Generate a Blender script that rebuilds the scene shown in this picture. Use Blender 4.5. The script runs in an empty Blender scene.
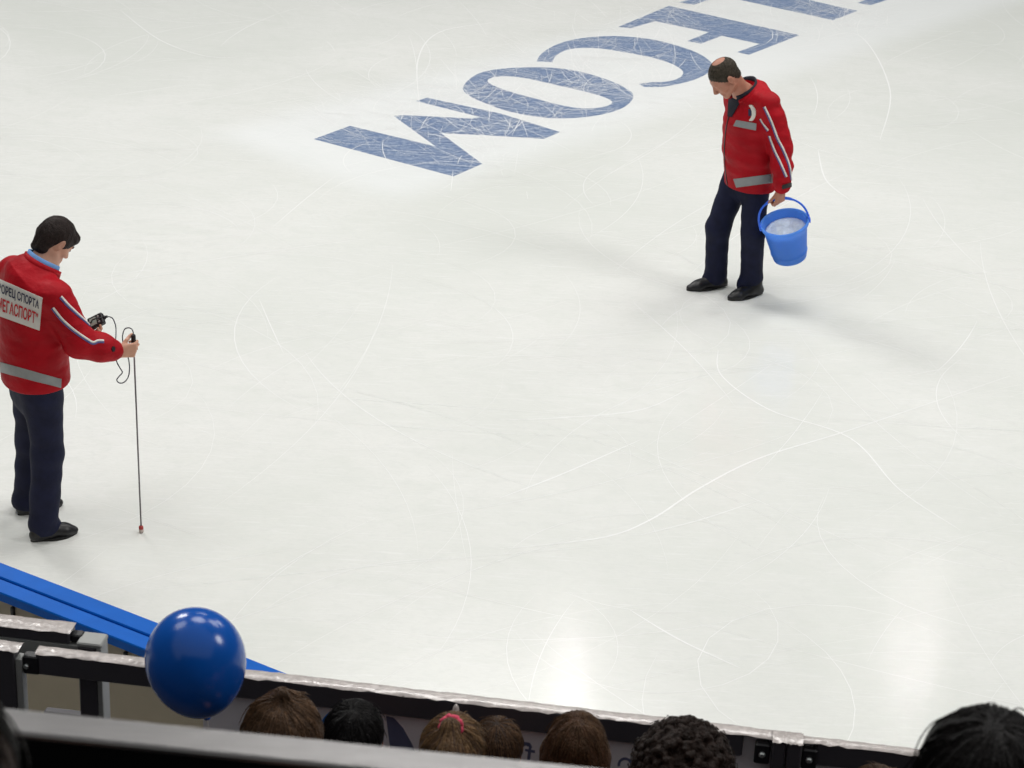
import bpy, math, random
import numpy as np
from mathutils import Vector, Matrix
from mathutils.bvhtree import BVHTree

random.seed(7); RNG = np.random.default_rng(7)
SC = bpy.context.scene; COL = SC.collection

# ------------------------------------------------------------------ camera
FPX, PITCH, CAMH, ROLL = 2160.0, math.radians(24.68), 5.67, -0.0494
CAM = np.array([0.0, 0.0, CAMH])

def ray(x, y):
    u, v = x - 512.0, y - 384.0
    c, s = math.cos(ROLL), math.sin(ROLL)
    u, v = c * u - s * v, s * u + c * v
    ct, st = math.cos(PITCH), math.sin(PITCH)
    return np.array([u, ct * FPX - st * v, -st * FPX - ct * v])

def at(x, y, Y):                      # the point at distance Y in front of the stand
    d = ray(x, y); return CAM + d * (Y / d[1])

def ground(x, y, z=0.0):              # the point at height z
    d = ray(x, y); return CAM + d * ((z - CAMH) / d[2])

cd = bpy.data.cameras.new('camera'); cam = bpy.data.objects.new('camera', cd); COL.objects.link(cam)
cd.sensor_width = 36.0; cd.lens = FPX / 1024 * 36.0; cd.clip_start = 0.05; cd.clip_end = 200
cx = ray(513, 384) - ray(512, 384); cy = ray(512, 383) - ray(512, 384)
cx /= np.linalg.norm(cx); cy /= np.linalg.norm(cy); cz = np.cross(cx, cy)
cam.matrix_world = Matrix([[cx[0], cy[0], cz[0], 0], [cx[1], cy[1], cz[1], 0], [cx[2], cy[2], cz[2], CAMH], [0, 0, 0, 1]])
cd.dof.use_dof = True; cd.dof.focus_distance = 11.0; cd.dof.aperture_fstop = 11.0
SC.camera = cam
SC.view_settings.view_transform = 'Standard'; SC.view_settings.look = 'None'
SC.view_settings.gamma = 1.0; SC.view_settings.exposure = -2.21
SC.view_settings.use_curve_mapping = False

def V3(*a): return np.array(a, float)
def nrm(v): v = np.asarray(v, float); return v / np.linalg.norm(v)

# ------------------------------------------------------------------ materials
def srgb(r, g, b):
    return tuple((c / 255 / 12.92 if c / 255 <= .04045 else ((c / 255 + .055) / 1.055) ** 2.4) for c in (r, g, b)) + (1.0,)

def mat(name, col, rough=.6, metal=0.0, spec=.5, var=.0, scale=20.0, bump=0.0, bscale=60.0, coat=0.0, stretch=(1, 1, 1)):
    m = bpy.data.materials.new(name); m.use_nodes = True
    nt = m.node_tree; b = nt.nodes['Principled BSDF']
    b.inputs['Roughness'].default_value = rough; b.inputs['Metallic'].default_value = metal
    b.inputs['Specular IOR Level'].default_value = spec
    if coat: b.inputs['Coat Weight'].default_value = coat; b.inputs['Coat Roughness'].default_value = .05
    tc = nt.nodes.new('ShaderNodeTexCoord'); mp = nt.nodes.new('ShaderNodeMapping')
    nt.links.new(tc.outputs['Object'], mp.inputs['Vector']); mp.inputs['Scale'].default_value = stretch
    n = nt.nodes.new('ShaderNodeTexNoise'); n.inputs['Scale'].default_value = scale; n.inputs['Detail'].default_value = 4
    nt.links.new(mp.outputs['Vector'], n.inputs['Vector'])
    r = nt.nodes.new('ShaderNodeValToRGB')
    c = np.array(col[:3]); lo = np.clip(c * (1 - var), 0, 1); hi = np.clip(c * (1 + var), 0, 1)
    r.color_ramp.elements[0].position = .3; r.color_ramp.elements[1].position = .7
    r.color_ramp.elements[0].color = (*lo, 1); r.color_ramp.elements[1].color = (*hi, 1)
    nt.links.new(n.outputs['Fac'], r.inputs['Fac']); nt.links.new(r.outputs['Color'], b.inputs['Base Color'])
    if bump:
        n2 = nt.nodes.new('ShaderNodeTexNoise'); n2.inputs['Scale'].default_value = bscale; n2.inputs['Detail'].default_value = 3
        nt.links.new(mp.outputs['Vector'], n2.inputs['Vector'])
        bp = nt.nodes.new('ShaderNodeBump'); bp.inputs['Strength'].default_value = bump; bp.inputs['Distance'].default_value = .01
        nt.links.new(n2.outputs['Fac'], bp.inputs['Height']); nt.links.new(bp.outputs['Normal'], b.inputs['Normal'])
    return m

# ------------------------------------------------------------------ objects
WLOC = {}
def _mesh(name, V, F, loc):
    me = bpy.data.meshes.new(name)
    V = np.asarray(V, float) - np.asarray(loc, float)
    me.from_pydata(V.tolist(), [], [tuple(int(i) for i in f) for f in F] if not isinstance(F, np.ndarray) else F.tolist())
    return me

def obj(name, V, F, m, parent=None, smooth=False, loc=None, label=None, kind=None):
    base = WLOC[parent.name] if parent is not None else np.zeros(3)
    l = np.asarray(loc, float) if loc is not None else base
    me = _mesh(name, V, F, l)
    me.materials.append(m)
    if smooth: me.polygons.foreach_set('use_smooth', [True] * len(me.polygons))
    me.update()
    o = bpy.data.objects.new(name, me); COL.objects.link(o)
    if parent is not None: o.parent = parent
    o.location = tuple(l - base); WLOC[o.name] = l
    if label: o['label'] = label
    if kind: o['kind'] = kind
    return o

def tag(o, label, cat, group=None, kind=None):
    o['label'] = label; o['category'] = cat
    if group: o['group'] = group
    if kind: o['kind'] = kind
    return o

def thing(name, loc, label, cat, group=None, kind=None):
    o = bpy.data.objects.new(name, None); COL.objects.link(o); o.empty_display_size = .1
    o.location = tuple(loc); WLOC[o.name] = np.asarray(loc, float)
    return tag(o, label, cat, group, kind)

class MB:                               # a small mesh collector
    def __init__(s): s.V = []; s.F = []
    def add(s, V, F):
        b = len(s.V); s.V += [tuple(v) for v in V]; s.F += [tuple(b + i for i in f) for f in F]; return s
    def box(s, c, ax, ay, az, bev=.0):  # half-axis vectors, with chamfered long edges
        c, ax, ay, az = map(lambda q: np.asarray(q, float), (c, ax, ay, az))
        if bev <= 0:
            P = [c + i * ax + j * ay + k * az for k in (-1, 1) for i, j in ((-1, -1), (1, -1), (1, 1), (-1, 1))]
            return s.add(P, [(3, 2, 1, 0), (4, 5, 6, 7), (0, 1, 5, 4), (1, 2, 6, 5), (2, 3, 7, 6), (3, 0, 4, 7)])
        lx, ly, lz = (np.linalg.norm(q) for q in (ax, ay, az)); ux, uy, uz = ax / lx, ay / ly, az / lz
        V = []; F = []
        ring = lambda z, d: [c + uz * z + ux * x + uy * y for x, y in ((-lx + d + bev, -ly + d), (lx - d - bev, -ly + d), (lx - d, -ly + d + bev), (lx - d, ly - d - bev),
                             (lx - d - bev, ly - d), (-lx + d + bev, ly - d), (-lx + d, ly - d - bev), (-lx + d, -ly + d + bev))]
        for z, d in ((-lz, bev), (-lz + bev, 0), (lz - bev, 0), (lz, bev)): V += ring(z, d)
        for k in range(3):
            for i in range(8): F.append((k * 8 + i, k * 8 + (i + 1) % 8, k * 8 + 8 + (i + 1) % 8, k * 8 + 8 + i))
        F.append(tuple(range(7, -1, -1))); F.append(tuple(range(24, 32)))
        return s.add(V, F)
    def tube(s, pts, r, n=8, cap=True):
        pts = [np.asarray(p, float) for p in pts]; rs = r if hasattr(r, '__len__') else [r] * len(pts)
        V = []; F = []; up = None
        for i, p in enumerate(pts):
            t = nrm((pts[min(i + 1, len(pts) - 1)] - pts[max(i - 1, 0)]))
            if up is None: up = np.cross(t, V3(0, 0, 1)); up = np.cross(t, V3(1, 0, 0)) if np.linalg.norm(up) < 1e-3 else up
            up = nrm(up - t * (up @ t)); w = np.cross(t, up)
            for k in range(n):
                a = 2 * math.pi * k / n; V.append(p + rs[i] * (math.cos(a) * up + math.sin(a) * w))
        for i in range(len(pts) - 1):
            for k in range(n): F.append((i * n + k, i * n + (k + 1) % n, (i + 1) * n + (k + 1) % n, (i + 1) * n + k))
        if cap: F.append(tuple(range(n - 1, -1, -1))); F.append(tuple(range((len(pts) - 1) * n, len(pts) * n)))
        return s.add(V, F)
    def lathe(s, c, ax, prof, n=40, cap0=False, cap1=False):
        c = np.asarray(c, float); ax = nrm(ax); u = np.cross(ax, V3(1, 0, 0))
        if np.linalg.norm(u) < .1: u = np.cross(ax, V3(0, 1, 0))
        u = nrm(u); w = np.cross(ax, u); V = []; F = []
        for r, z in prof:
            for k in range(n):
                a = 2 * math.pi * k / n; V.append(c + ax * z + r * (math.cos(a) * u + math.sin(a) * w))
        for i in range(len(prof) - 1):
            for k in range(n): F.append((i * n + k, i * n + (k + 1) % n, (i + 1) * n + (k + 1) % n, (i + 1) * n + k))
        if cap0: F.append(tuple(range(n - 1, -1, -1)))
        if cap1: F.append(tuple(range((len(prof) - 1) * n, len(prof) * n)))
        return s.add(V, F)
    def build(s, name, m, parent=None, smooth=False, **k): return obj(name, s.V, s.F, m, parent, smooth, **k)

def spline(pts, n=8, closed=False):
    P = [np.asarray(p, float) for p in pts]; out = []; N = len(P)
    for i in range(N if closed else N - 1):
        g = (lambda j: P[j % N]) if closed else (lambda j: P[min(max(j, 0), N - 1)])
        a, b, c, d = g(i - 1), g(i), g(i + 1), g(i + 2)
        for k in range(n):
            t = k / n
            out.append(.5 * (2 * b + (c - a) * t + (2 * a - 5 * b + 4 * c - d) * t * t + (3 * b - a - 3 * c + d) * t ** 3))
    if not closed: out.append(P[-1])
    return out

# ------------------------------------------------------------------ distance-field sculpting
class Field:
    def __init__(s, lo, hi, h):
        s.lo = np.asarray(lo, float); s.h = h; s.n = np.ceil((np.asarray(hi) - s.lo) / h).astype(int) + 1
        s.f = np.full(s.n, 9.0, np.float32)
        s.ax = [(s.lo[i] + h * np.arange(s.n[i])).astype(np.float32) for i in range(3)]
    def _sl(s, lo, hi):
        a = np.clip(np.floor((np.asarray(lo) - s.lo) / s.h).astype(int), 0, s.n); b = np.clip(np.ceil((np.asarray(hi) - s.lo) / s.h).astype(int) + 1, 0, s.n)
        sl = tuple(slice(a[i], b[i]) for i in range(3))
        return sl, s.ax[0][sl[0]][:, None, None], s.ax[1][sl[1]][None, :, None], s.ax[2][sl[2]][None, None, :]
    def _mix(s, sl, d, k, mode):
        f = s.f[sl]
        if f.size == 0: return
        if mode == 'add':
            r = np.minimum(f, d)
            if k > 0: hh = np.maximum(k - np.abs(f - d), 0) / k; r = r - hh * hh * k * .25
        else:
            d = -d; r = np.maximum(f, d)
            if k > 0: hh = np.maximum(k - np.abs(f - d), 0) / k; r = r + hh * hh * k * .25
        s.f[sl] = r
    def cone(s, a, b, ra, rb, k=.02, flat=None, fs=1.0, mode='add'):
        a = np.asarray(a, float); b = np.asarray(b, float); R = max(ra, rb); pad = R + k + 3 * s.h
        sl, X, Y, Z = s._sl(np.minimum(a, b) - pad, np.maximum(a, b) + pad)
        x, y, z = X - a[0], Y - a[1], Z - a[2]; ba = b - a
        if flat is not None:
            n = nrm(flat); q = (x * n[0] + y * n[1] + z * n[2]) * (1 / fs - 1); x = x + q * n[0]; y = y + q * n[1]; z = z + q * n[2]
            ba = ba + n * (ba @ n) * (1 / fs - 1)
        L = max(ba @ ba, 1e-9); t = np.clip((x * ba[0] + y * ba[1] + z * ba[2]) / L, 0, 1)
        d = np.sqrt((x - t * ba[0]) ** 2 + (y - t * ba[1]) ** 2 + (z - t * ba[2]) ** 2) - (ra + (rb - ra) * t)
        if flat is not None: d = d * (.5 + .5 * fs)
        s._mix(sl, d.astype(np.float32), k, mode); return s
    def ell(s, c, axes, r, k=.02, mode='add'):
        c = np.asarray(c, float); R = max(r); pad = R + k + 3 * s.h
        sl, X, Y, Z = s._sl(c - pad, c + pad); x, y, z = X - c[0], Y - c[1], Z - c[2]
        k0 = 0; k1 = 0
        for a, q in zip(axes, r):
            p = x * a[0] + y * a[1] + z * a[2]; k0 = k0 + (p / q) ** 2; k1 = k1 + (p / q ** 2) ** 2
        k0 = np.sqrt(k0); k1 = np.sqrt(k1) + 1e-9
        s._mix(sl, (k0 * (k0 - 1) / k1).astype(np.float32), k, mode); return s
    def half(s, p, n, k=.0):            # keep only the side the normal points away from
        p = np.asarray(p, float); n = nrm(n)
        X, Y, Z = s.ax[0][:, None, None], s.ax[1][None, :, None], s.ax[2][None, None, :]
        d = (X - p[0]) * n[0] + (Y - p[1]) * n[1] + (Z - p[2]) * n[2]
        s._mix((slice(None),) * 3, (-d).astype(np.float32), k, 'cut'); return s
    def noise(s, fn):
        m = np.abs(s.f) < .04; I = np.argwhere(m); P = s.lo + I * s.h
        s.f[m] += fn(P).astype(np.float32); return s
    def mesh(s):
        f = s.f; S = f < 0; n = s.n
        cnt = np.zeros(n - 1, np.int8)
        for i in (0, 1):
            for j in (0, 1):
                for k in (0, 1): cnt += S[i:n[0] - 1 + i, j:n[1] - 1 + j, k:n[2] - 1 + k]
        act = (cnt > 0) & (cnt < 8); I = np.argwhere(act)
        idx = np.full(n - 1, -1, np.int32); idx[act] = np.arange(len(I))
        C = np.array([[i, j, k] for i in (0, 1) for j in (0, 1) for k in (0, 1)])
        val = np.stack([f[I[:, 0] + c[0], I[:, 1] + c[1], I[:, 2] + c[2]] for c in C], 1).astype(float)
        acc = np.zeros((len(I), 3)); w = np.zeros(len(I))
        for a in range(8):
            for b in range(a + 1, 8):
                if np.abs(C[a] - C[b]).sum() != 1: continue
                va, vb = val[:, a], val[:, b]; m = (va < 0) != (vb < 0)
                t = np.where(m, va / np.where(m, va - vb, 1), 0)
                acc[m] += (C[a] + t[:, None] * (C[b] - C[a]))[m]; w[m] += 1
        Vt = s.lo + (I + acc / w[:, None]) * s.h
        Q = []
        for ax in range(3):
            o1, o2 = [(1, 2), (2, 0), (0, 1)][ax]
            sa = [slice(None)] * 3; sb = [slice(None)] * 3; sa[ax] = slice(0, -1); sb[ax] = slice(1, None)
            A, B = S[tuple(sa)], S[tuple(sb)]
            E = np.argwhere(A != B); E = E[(E[:, o1] > 0) & (E[:, o2] > 0) & (E[:, o1] < n[o1] - 1) & (E[:, o2] < n[o2] - 1)]
            e1 = np.zeros(3, int); e1[o1] = 1; e2 = np.zeros(3, int); e2[o2] = 1
            g = lambda D: idx[D[:, 0], D[:, 1], D[:, 2]]
            q = np.stack([g(E - e1 - e2), g(E - e2), g(E), g(E - e1)], 1)
            fl = ~A[E[:, 0], E[:, 1], E[:, 2]]; q[fl] = q[fl][:, ::-1]; Q.append(q)
        Q = np.concatenate(Q); Q = Q[(Q >= 0).all(1)]
        return Vt, Q

def bvh_of(V, F): return BVHTree.FromPolygons([Vector(v) for v in V], [tuple(int(i) for i in f) for f in F])

def fbm(amp, freqs, seed=0, ani=(1, 1, 1)):
    r = np.random.default_rng(seed); W = []
    for fr in freqs:
        for _ in range(5):
            W.append((nrm(r.normal(size=3)) * np.array(ani) * fr * 2 * math.pi, r.uniform(0, 6.28), 1.0 / fr * freqs[0]))
    def fn(P):
        o = np.zeros(len(P))
        for k, ph, a in W: o += a * np.sin(P @ k + ph)
        return amp * o / math.sqrt(len(W))
    return fn

# ------------------------------------------------------------------ body pieces
def head_frame(F, pitch, tilt=0.0):
    F = nrm(V3(F[0], F[1], 0)); z = V3(0, 0, 1)
    fw = math.cos(pitch) * F - math.sin(pitch) * z; up = math.sin(pitch) * F + math.cos(pitch) * z
    lf = np.cross(up, fw)
    up2 = math.cos(tilt) * up + math.sin(tilt) * lf; lf2 = np.cross(up2, fw)
    return fw, lf2, up2

def add_head(fd, c, fr, s=1.0):
    fw, lf, up = fr
    p = lambda a, b, d: c + s * (a * fw + b * lf + d * up)
    fd.ell(p(-.015, 0, .035), fr, (.097 * s, .074 * s, .088 * s), .0)          # skull
    fd.ell(p(.035, 0, -.02), fr, (.060 * s, .060 * s, .085 * s), .03 * s)       # face
    fd.cone(p(.0, .05, -.055), p(.07, .018, -.10), .022 * s, .017 * s, .02 * s) # jaw
    fd.cone(p(.0, -.05, -.055), p(.07, -.018, -.10), .022 * s, .017 * s, .02 * s)
    fd.ell(p(.077, 0, -.102), fr, (.016 * s, .02 * s, .015 * s), .015 * s)      # chin
    fd.cone(p(.074, .035, .022), p(.074, -.035, .022), .015 * s, .015 * s, .015 * s)
    for b in (1, -1):
        fd.ell(p(.045, b * .045, -.028), fr, (.03 * s, .02 * s, .022 * s), .02 * s)   # cheek
        fd.ell(p(.098, b * .032, .002), fr, (.012 * s, .017 * s, .011 * s), .012 * s, 'cut')
        fd.ell(p(.076, b * .032, .002), fr, (.0125 * s, .0135 * s, .0125 * s), .003 * s)
    fd.cone(p(.088, 0, .012), p(.112, 0, -.032), .008 * s, .012 * s, .010 * s)  # nose
    for b in (1, -1): fd.ell(p(.1, b * .012, -.038), fr, (.012 * s, .009 * s, .008 * s), .006 * s)
    fd.cone(p(.086, .018, -.064), p(.086, -.018, -.064), .008 * s, .008 * s, .008 * s)   # lips
    fd.cone(p(.084, .016, -.076), p(.084, -.016, -.076), .009 * s, .009 * s, .008 * s)
    fd.cone(p(.098, .022, -.070), p(.098, -.022, -.070), .003 * s, .003 * s, .003 * s, mode='cut')
    for b in (1, -1):
        a1 = nrm(fw * .9 + lf * b * .45); a3 = nrm(up * .97 - fw * .25); a2 = np.cross(a3, a1)
        fd.ell(p(-.012, b * .077, -.008), (a1, a2, a3), (.021 * s, .009 * s, .033 * s), .004 * s)
        fd.ell(p(-.006, b * .088, -.006), (a1, a2, a3), (.010 * s, .007 * s, .02 * s), .004 * s, 'cut')
    return p

def add_hand(fd, w, d, n, th, s=1.0, curl=(.5, .6, .4), thumb=(.5, .5, .4), spread=.06):
    """w wrist point, d towards the knuckles, n palm normal, th thumb side"""
    d = nrm(d); n = nrm(n - d * (n @ d)); th = np.cross(d, n) if np.cross(d, n) @ th > 0 else -np.cross(d, n)
    kn = []
    for i in range(4):
        off = (.030 - .0205 * i) * s; ln = (.088, .092, .086, .078)[i] * s
        b0 = w + th * off * .62 + d * .008 * s; k_ = w + d * ln + th * off
        fd.cone(b0, k_, .0155 * s, .0115 * s, .012 * s); kn.append(k_)
    fd.cone(w - d * .03 * s, w + d * .03 * s, .026 * s, .024 * s, .015 * s, flat=n, fs=.75)
    for i in range(4):
        ang = 0; p = kn[i]; dd0 = nrm(d + th * spread * (1.5 - i))
        L = np.array((.043, .027, .021)) * s * (.95, 1.05, .98, .80)[i]
        for j in range(3):
            ang += curl[j] * (1 + .06 * i); dd = math.cos(ang) * dd0 + math.sin(ang) * n
            q = p + dd * L[j]
            fd.cone(p, q, (.0092, .0084, .0078)[j] * s, (.0086, .0079, .0068)[j] * s, .0025 * s); p = q
    p = w + d * .022 * s + th * .024 * s + n * .006 * s; ang = 0
    for j in range(3):
        dd = nrm(d * math.cos(thumb[0] + 0) + th * math.sin(thumb[0]) * (1 - .9 * j * thumb[2]) + n * (thumb[1] * (.5 + .5 * j)))
        q = p + dd * (.042, .033, .026)[j] * s
        fd.cone(p, q, (.0135, .0105, .0095)[j] * s, (.0108, .0098, .0075)[j] * s, (.012, .003, .003)[j] * s); p = q

def shoe(parent, heel, toe, m, name='shoe', lift=0.0):
    """heel and toe: points on the ice under the sole"""
    heel = np.asarray(heel, float); toe = np.asarray(toe, float); d = nrm(toe - heel); sd = nrm(np.cross(V3(0, 0, 1), d)); L = np.linalg.norm(toe - heel)
    up = np.cross(d, sd)
    fd = Field(np.minimum(heel, toe) - .09, np.maximum(heel, toe) + V3(.09, .09, .2), .004)
    q = lambda a, b, z: heel + d * a * L + sd * b + up * z
    fd.cone(q(.13, 0, .03), q(.42, 0, .03), .036, .036, .02)
    fd.cone(q(.42, 0, .03), q(.74, 0.004, .026), .037, .046, .02, flat=up, fs=.8)
    fd.cone(q(.74, 0.004, .022), q(.9, .0, .018), .044, .028, .02, flat=up, fs=.75)
    fd.cone(q(.2, 0, .06), q(.22, 0, .12), .036, .04, .03)
    fd.cone(q(.25, 0, .075), q(.66, 0, .04), .036, .03, .03)
    fd.half(heel + up * .004, -up, .004)
    V, F = fd.mesh(); o = obj(name, V, F, m, parent, True)
    # sole
    mb = MB(); P = []
    for i in range(28):
        a = 2 * math.pi * i / 28; x = .5 + .49 * math.cos(a); wd = (.034 + .014 * math.sin(max(0, (x - .3)) / .7 * math.pi)) * math.sin(a) * (1.15 if x > .2 else 1)
        P.append(q(x, wd, 0))
    V = P + [p + up * .014 for p in P]; n = 28
    mb.add(V, [tuple(range(n - 1, -1, -1)), tuple(range(n, 2 * n))] + [(i, (i + 1) % n, n + (i + 1) % n, n + i) for i in range(n)])
    mb.build('sole', M['sole'], o)
    return o

def collar(name, c, fr, rx, ry, hgt, gap, flare, th, m, parent, drop=.0):
    """a stand collar round the neck, open at the front by the angle gap"""
    fw, lf, up = fr; V = []; n = 36; F = []
    for i in range(n + 1):
        a = gap + (2 * math.pi - 2 * gap) * i / n
        e = abs(a - math.pi) / math.pi                    # 0 at the nape, 1 at the throat
        dirv = math.cos(a) * fw * ry + math.sin(a) * lf * rx
        base = c + dirv * 1.06 - up * drop * e * e; tip = c + dirv * (1 + flare) + up * hgt * (1 - .35 * e) - up * drop * e * e
        o = nrm(dirv) * th
        V += [base - o, base + o, tip + o, tip - o]
        if i:
            for k in range(4): F.append((4 * i - 4 + k, 4 * i - 4 + (k + 1) % 4, 4 * i + (k + 1) % 4, 4 * i + k))
    F += [(3, 2, 1, 0), (4 * n, 4 * n + 1, 4 * n + 2, 4 * n + 3)]
    return obj(name, V, F, m, parent, True)

def ribbon(name, hits, width, side, m, parent, off=.004, label=None):
    """a thin raised strip through surface points (point, normal)"""
    V = []; F = []
    for i, (p, n) in enumerate(hits):
        t = nrm(hits[min(i + 1, len(hits) - 1)][0] - hits[max(i - 1, 0)][0]); s = nrm(np.cross(t, n))
        for k, o in ((-.5, 0), (-.5, off), (.5, off), (.5, 0)): V.append(p + s * width * (k + side) + n * (o - .001))
        if i:
            for k in range(4): F.append((4 * i - 4 + k, 4 * i - 4 + (k + 1) % 4, 4 * i + (k + 1) % 4, 4 * i + k))
    n = len(hits) - 1
    F += [(3, 2, 1, 0), (4 * n, 4 * n + 1, 4 * n + 2, 4 * n + 3)]
    return obj(name, V, F, m, parent, True, label=label)

def view_hit(bv, x, y):
    d = nrm(ray(x, y)); h = bv.ray_cast(Vector(CAM), Vector(d))
    return None if h[0] is None else (np.array(h[0]), np.array(h[1]))

def smooth_hits(bv, pts, n=6):
    out = []
    for p in spline(pts, n):
        h = view_hit(bv, p[0], p[1])
        if h: out.append(h)
    for _ in range(2):
        out = [(o[0], nrm(sum(out[j][1] for j in range(max(0, i - 2), min(len(out), i + 3))))) for i, o in enumerate(out)]
    return out

def patch(name, bv, quad, m, parent, off=.004, nx=14, ny=10, mask=None, label=None):
    """a piece of cloth sewn onto the surface; quad = four corners, given as seen from the stand"""
    a, b, c, d = [np.asarray(q, float) for q in quad]; G = {}; V = []; F = []
    for j in range(ny + 1):
        for i in range(nx + 1):
            s, t = i / nx, j / ny
            q = (a * (1 - s) + b * s) * (1 - t) + (d * (1 - s) + c * s) * t
            h = view_hit(bv, *q)
            if h is None: continue
            G[i, j] = len(V); V += [h[0] + h[1] * off, h[0] - h[1] * .002]
    for j in range(ny):
        for i in range(nx):
            k = [(i, j), (i + 1, j), (i + 1, j + 1), (i, j + 1)]
            if all(q in G for q in k) and (mask is None or mask((i + .5) / nx, (j + .5) / ny)):
                t = [G[q] for q in k]; F.append(tuple(t[::-1])); F.append(tuple(q + 1 for q in t))
                for u in range(4):
                    p, q = k[u], k[(u + 1) % 4]
                    di, dj = ((0, -1), (1, 0), (0, 1), (-1, 0))[u]; nb = (i + di, j + dj)
                    inside = 0 <= nb[0] < nx and 0 <= nb[1] < ny and all(z in G for z in ((nb[0], nb[1]), (nb[0] + 1, nb[1]), (nb[0] + 1, nb[1] + 1), (nb[0], nb[1] + 1))) and (mask is None or mask((nb[0] + .5) / nx, (nb[1] + .5) / ny))
                    if not inside: F.append((G[p], G[q], G[q] + 1, G[p] + 1))
    return obj(name, V, F, m, parent, False, label=label)

def text_mesh(body, bold=.02):
    c = bpy.data.curves.new('lettering', 'FONT'); c.body = body; c.offset = bold; c.resolution_u = 4
    o = bpy.data.objects.new('lettering', c); COL.objects.link(o)
    dg = bpy.context.evaluated_depsgraph_get(); me = bpy.data.meshes.new_from_object(o.evaluated_get(dg))
    V = np.array([v.co[:] for v in me.vertices]); F = [tuple(p.vertices) for p in me.polygons]
    bpy.data.objects.remove(o); bpy.data.curves.remove(c); bpy.data.meshes.remove(me)
    lo, hi = V.min(0), V.max(0); return (V[:, :2] - lo[:2]) / (hi - lo)[:2], F

def text_on(name, bv, body, quad, m, parent, off=.006, bold=.02, label=None):
    T, F = text_mesh(body, bold); a, b, c, d = [np.asarray(q, float) for q in quad]; V = []; ok = []
    for s, t in T:
        t = 1 - t; q = (a * (1 - s) + b * s) * (1 - t) + (d * (1 - s) + c * s) * t
        h = view_hit(bv, *q); ok.append(h is not None)
        V.append(h[0] + h[1] * off if h else V3(0, 0, 0))
    F = [f for f in F if all(ok[i] for i in f)]
    used = sorted({i for f in F for i in f}); mp = {u: i for i, u in enumerate(used)}
    return obj(name, [V[u] for u in used], [tuple(mp[i] for i in f) for f in F], m, parent, False, label=label)

# ------------------------------------------------------------------ palette
M = {}
M['skin'] = mat('skin', srgb(182, 126, 104), .5, var=.08, scale=30, bump=.05, bscale=200)
M['skin_pale'] = mat('skin_pale', srgb(202, 152, 128), .5, var=.08, scale=30)
M['red'] = mat('red_jacket_cloth', srgb(168, 8, 26), .6, spec=.18, var=.14, scale=7, bump=1.0, bscale=13, stretch=(1, 1, 1.5))
M['navy'] = mat('navy_trouser_cloth', srgb(22, 26, 52), .75, spec=.25, var=.2, scale=14, bump=.2, bscale=60)
M['navy_shirt'] = mat('navy_shirt_cloth', srgb(20, 24, 40), .8, var=.15)
M['blue_shirt'] = mat('light_blue_shirt_cloth', srgb(104, 150, 205), .8, var=.1)
M['shoe'] = mat('black_shoe_leather', srgb(22, 22, 26), .4, var=.2)
M['sole'] = mat('black_rubber_sole', srgb(16, 16, 18), .7, var=.1)
M['silver'] = mat('silver_reflective_tape', srgb(140, 144, 146), .45, spec=.5, var=.06, scale=40)
M['white_trim'] = mat('white_piping', srgb(225, 222, 216), .6, var=.04)
M['blue_trim'] = mat('blue_violet_piping', srgb(84, 82, 140), .6, var=.06)
M['black'] = mat('black_plastic', srgb(20, 20, 24), .45, var=.1)
M['sign_white'] = mat('white_cloth_panel', srgb(214, 212, 206), .7, var=.05, scale=12)
M['sign_navy'] = mat('navy_print', srgb(40, 42, 74), .7, var=.08)
M['sign_red'] = mat('red_print', srgb(196, 34, 44), .7, var=.08)
def hair_mat(name, c, var=.35, rough=.45): return mat(name, c, rough, spec=.12, var=var, scale=60, bump=.6, bscale=160)
M['hair_grey'] = hair_mat('short_greying_brown_hair', srgb(62, 56, 48))
M['hair_dark'] = hair_mat('dark_brown_hair', srgb(42, 34, 32))
M['eye'] = mat('eye', srgb(60, 50, 45), .2)

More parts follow.
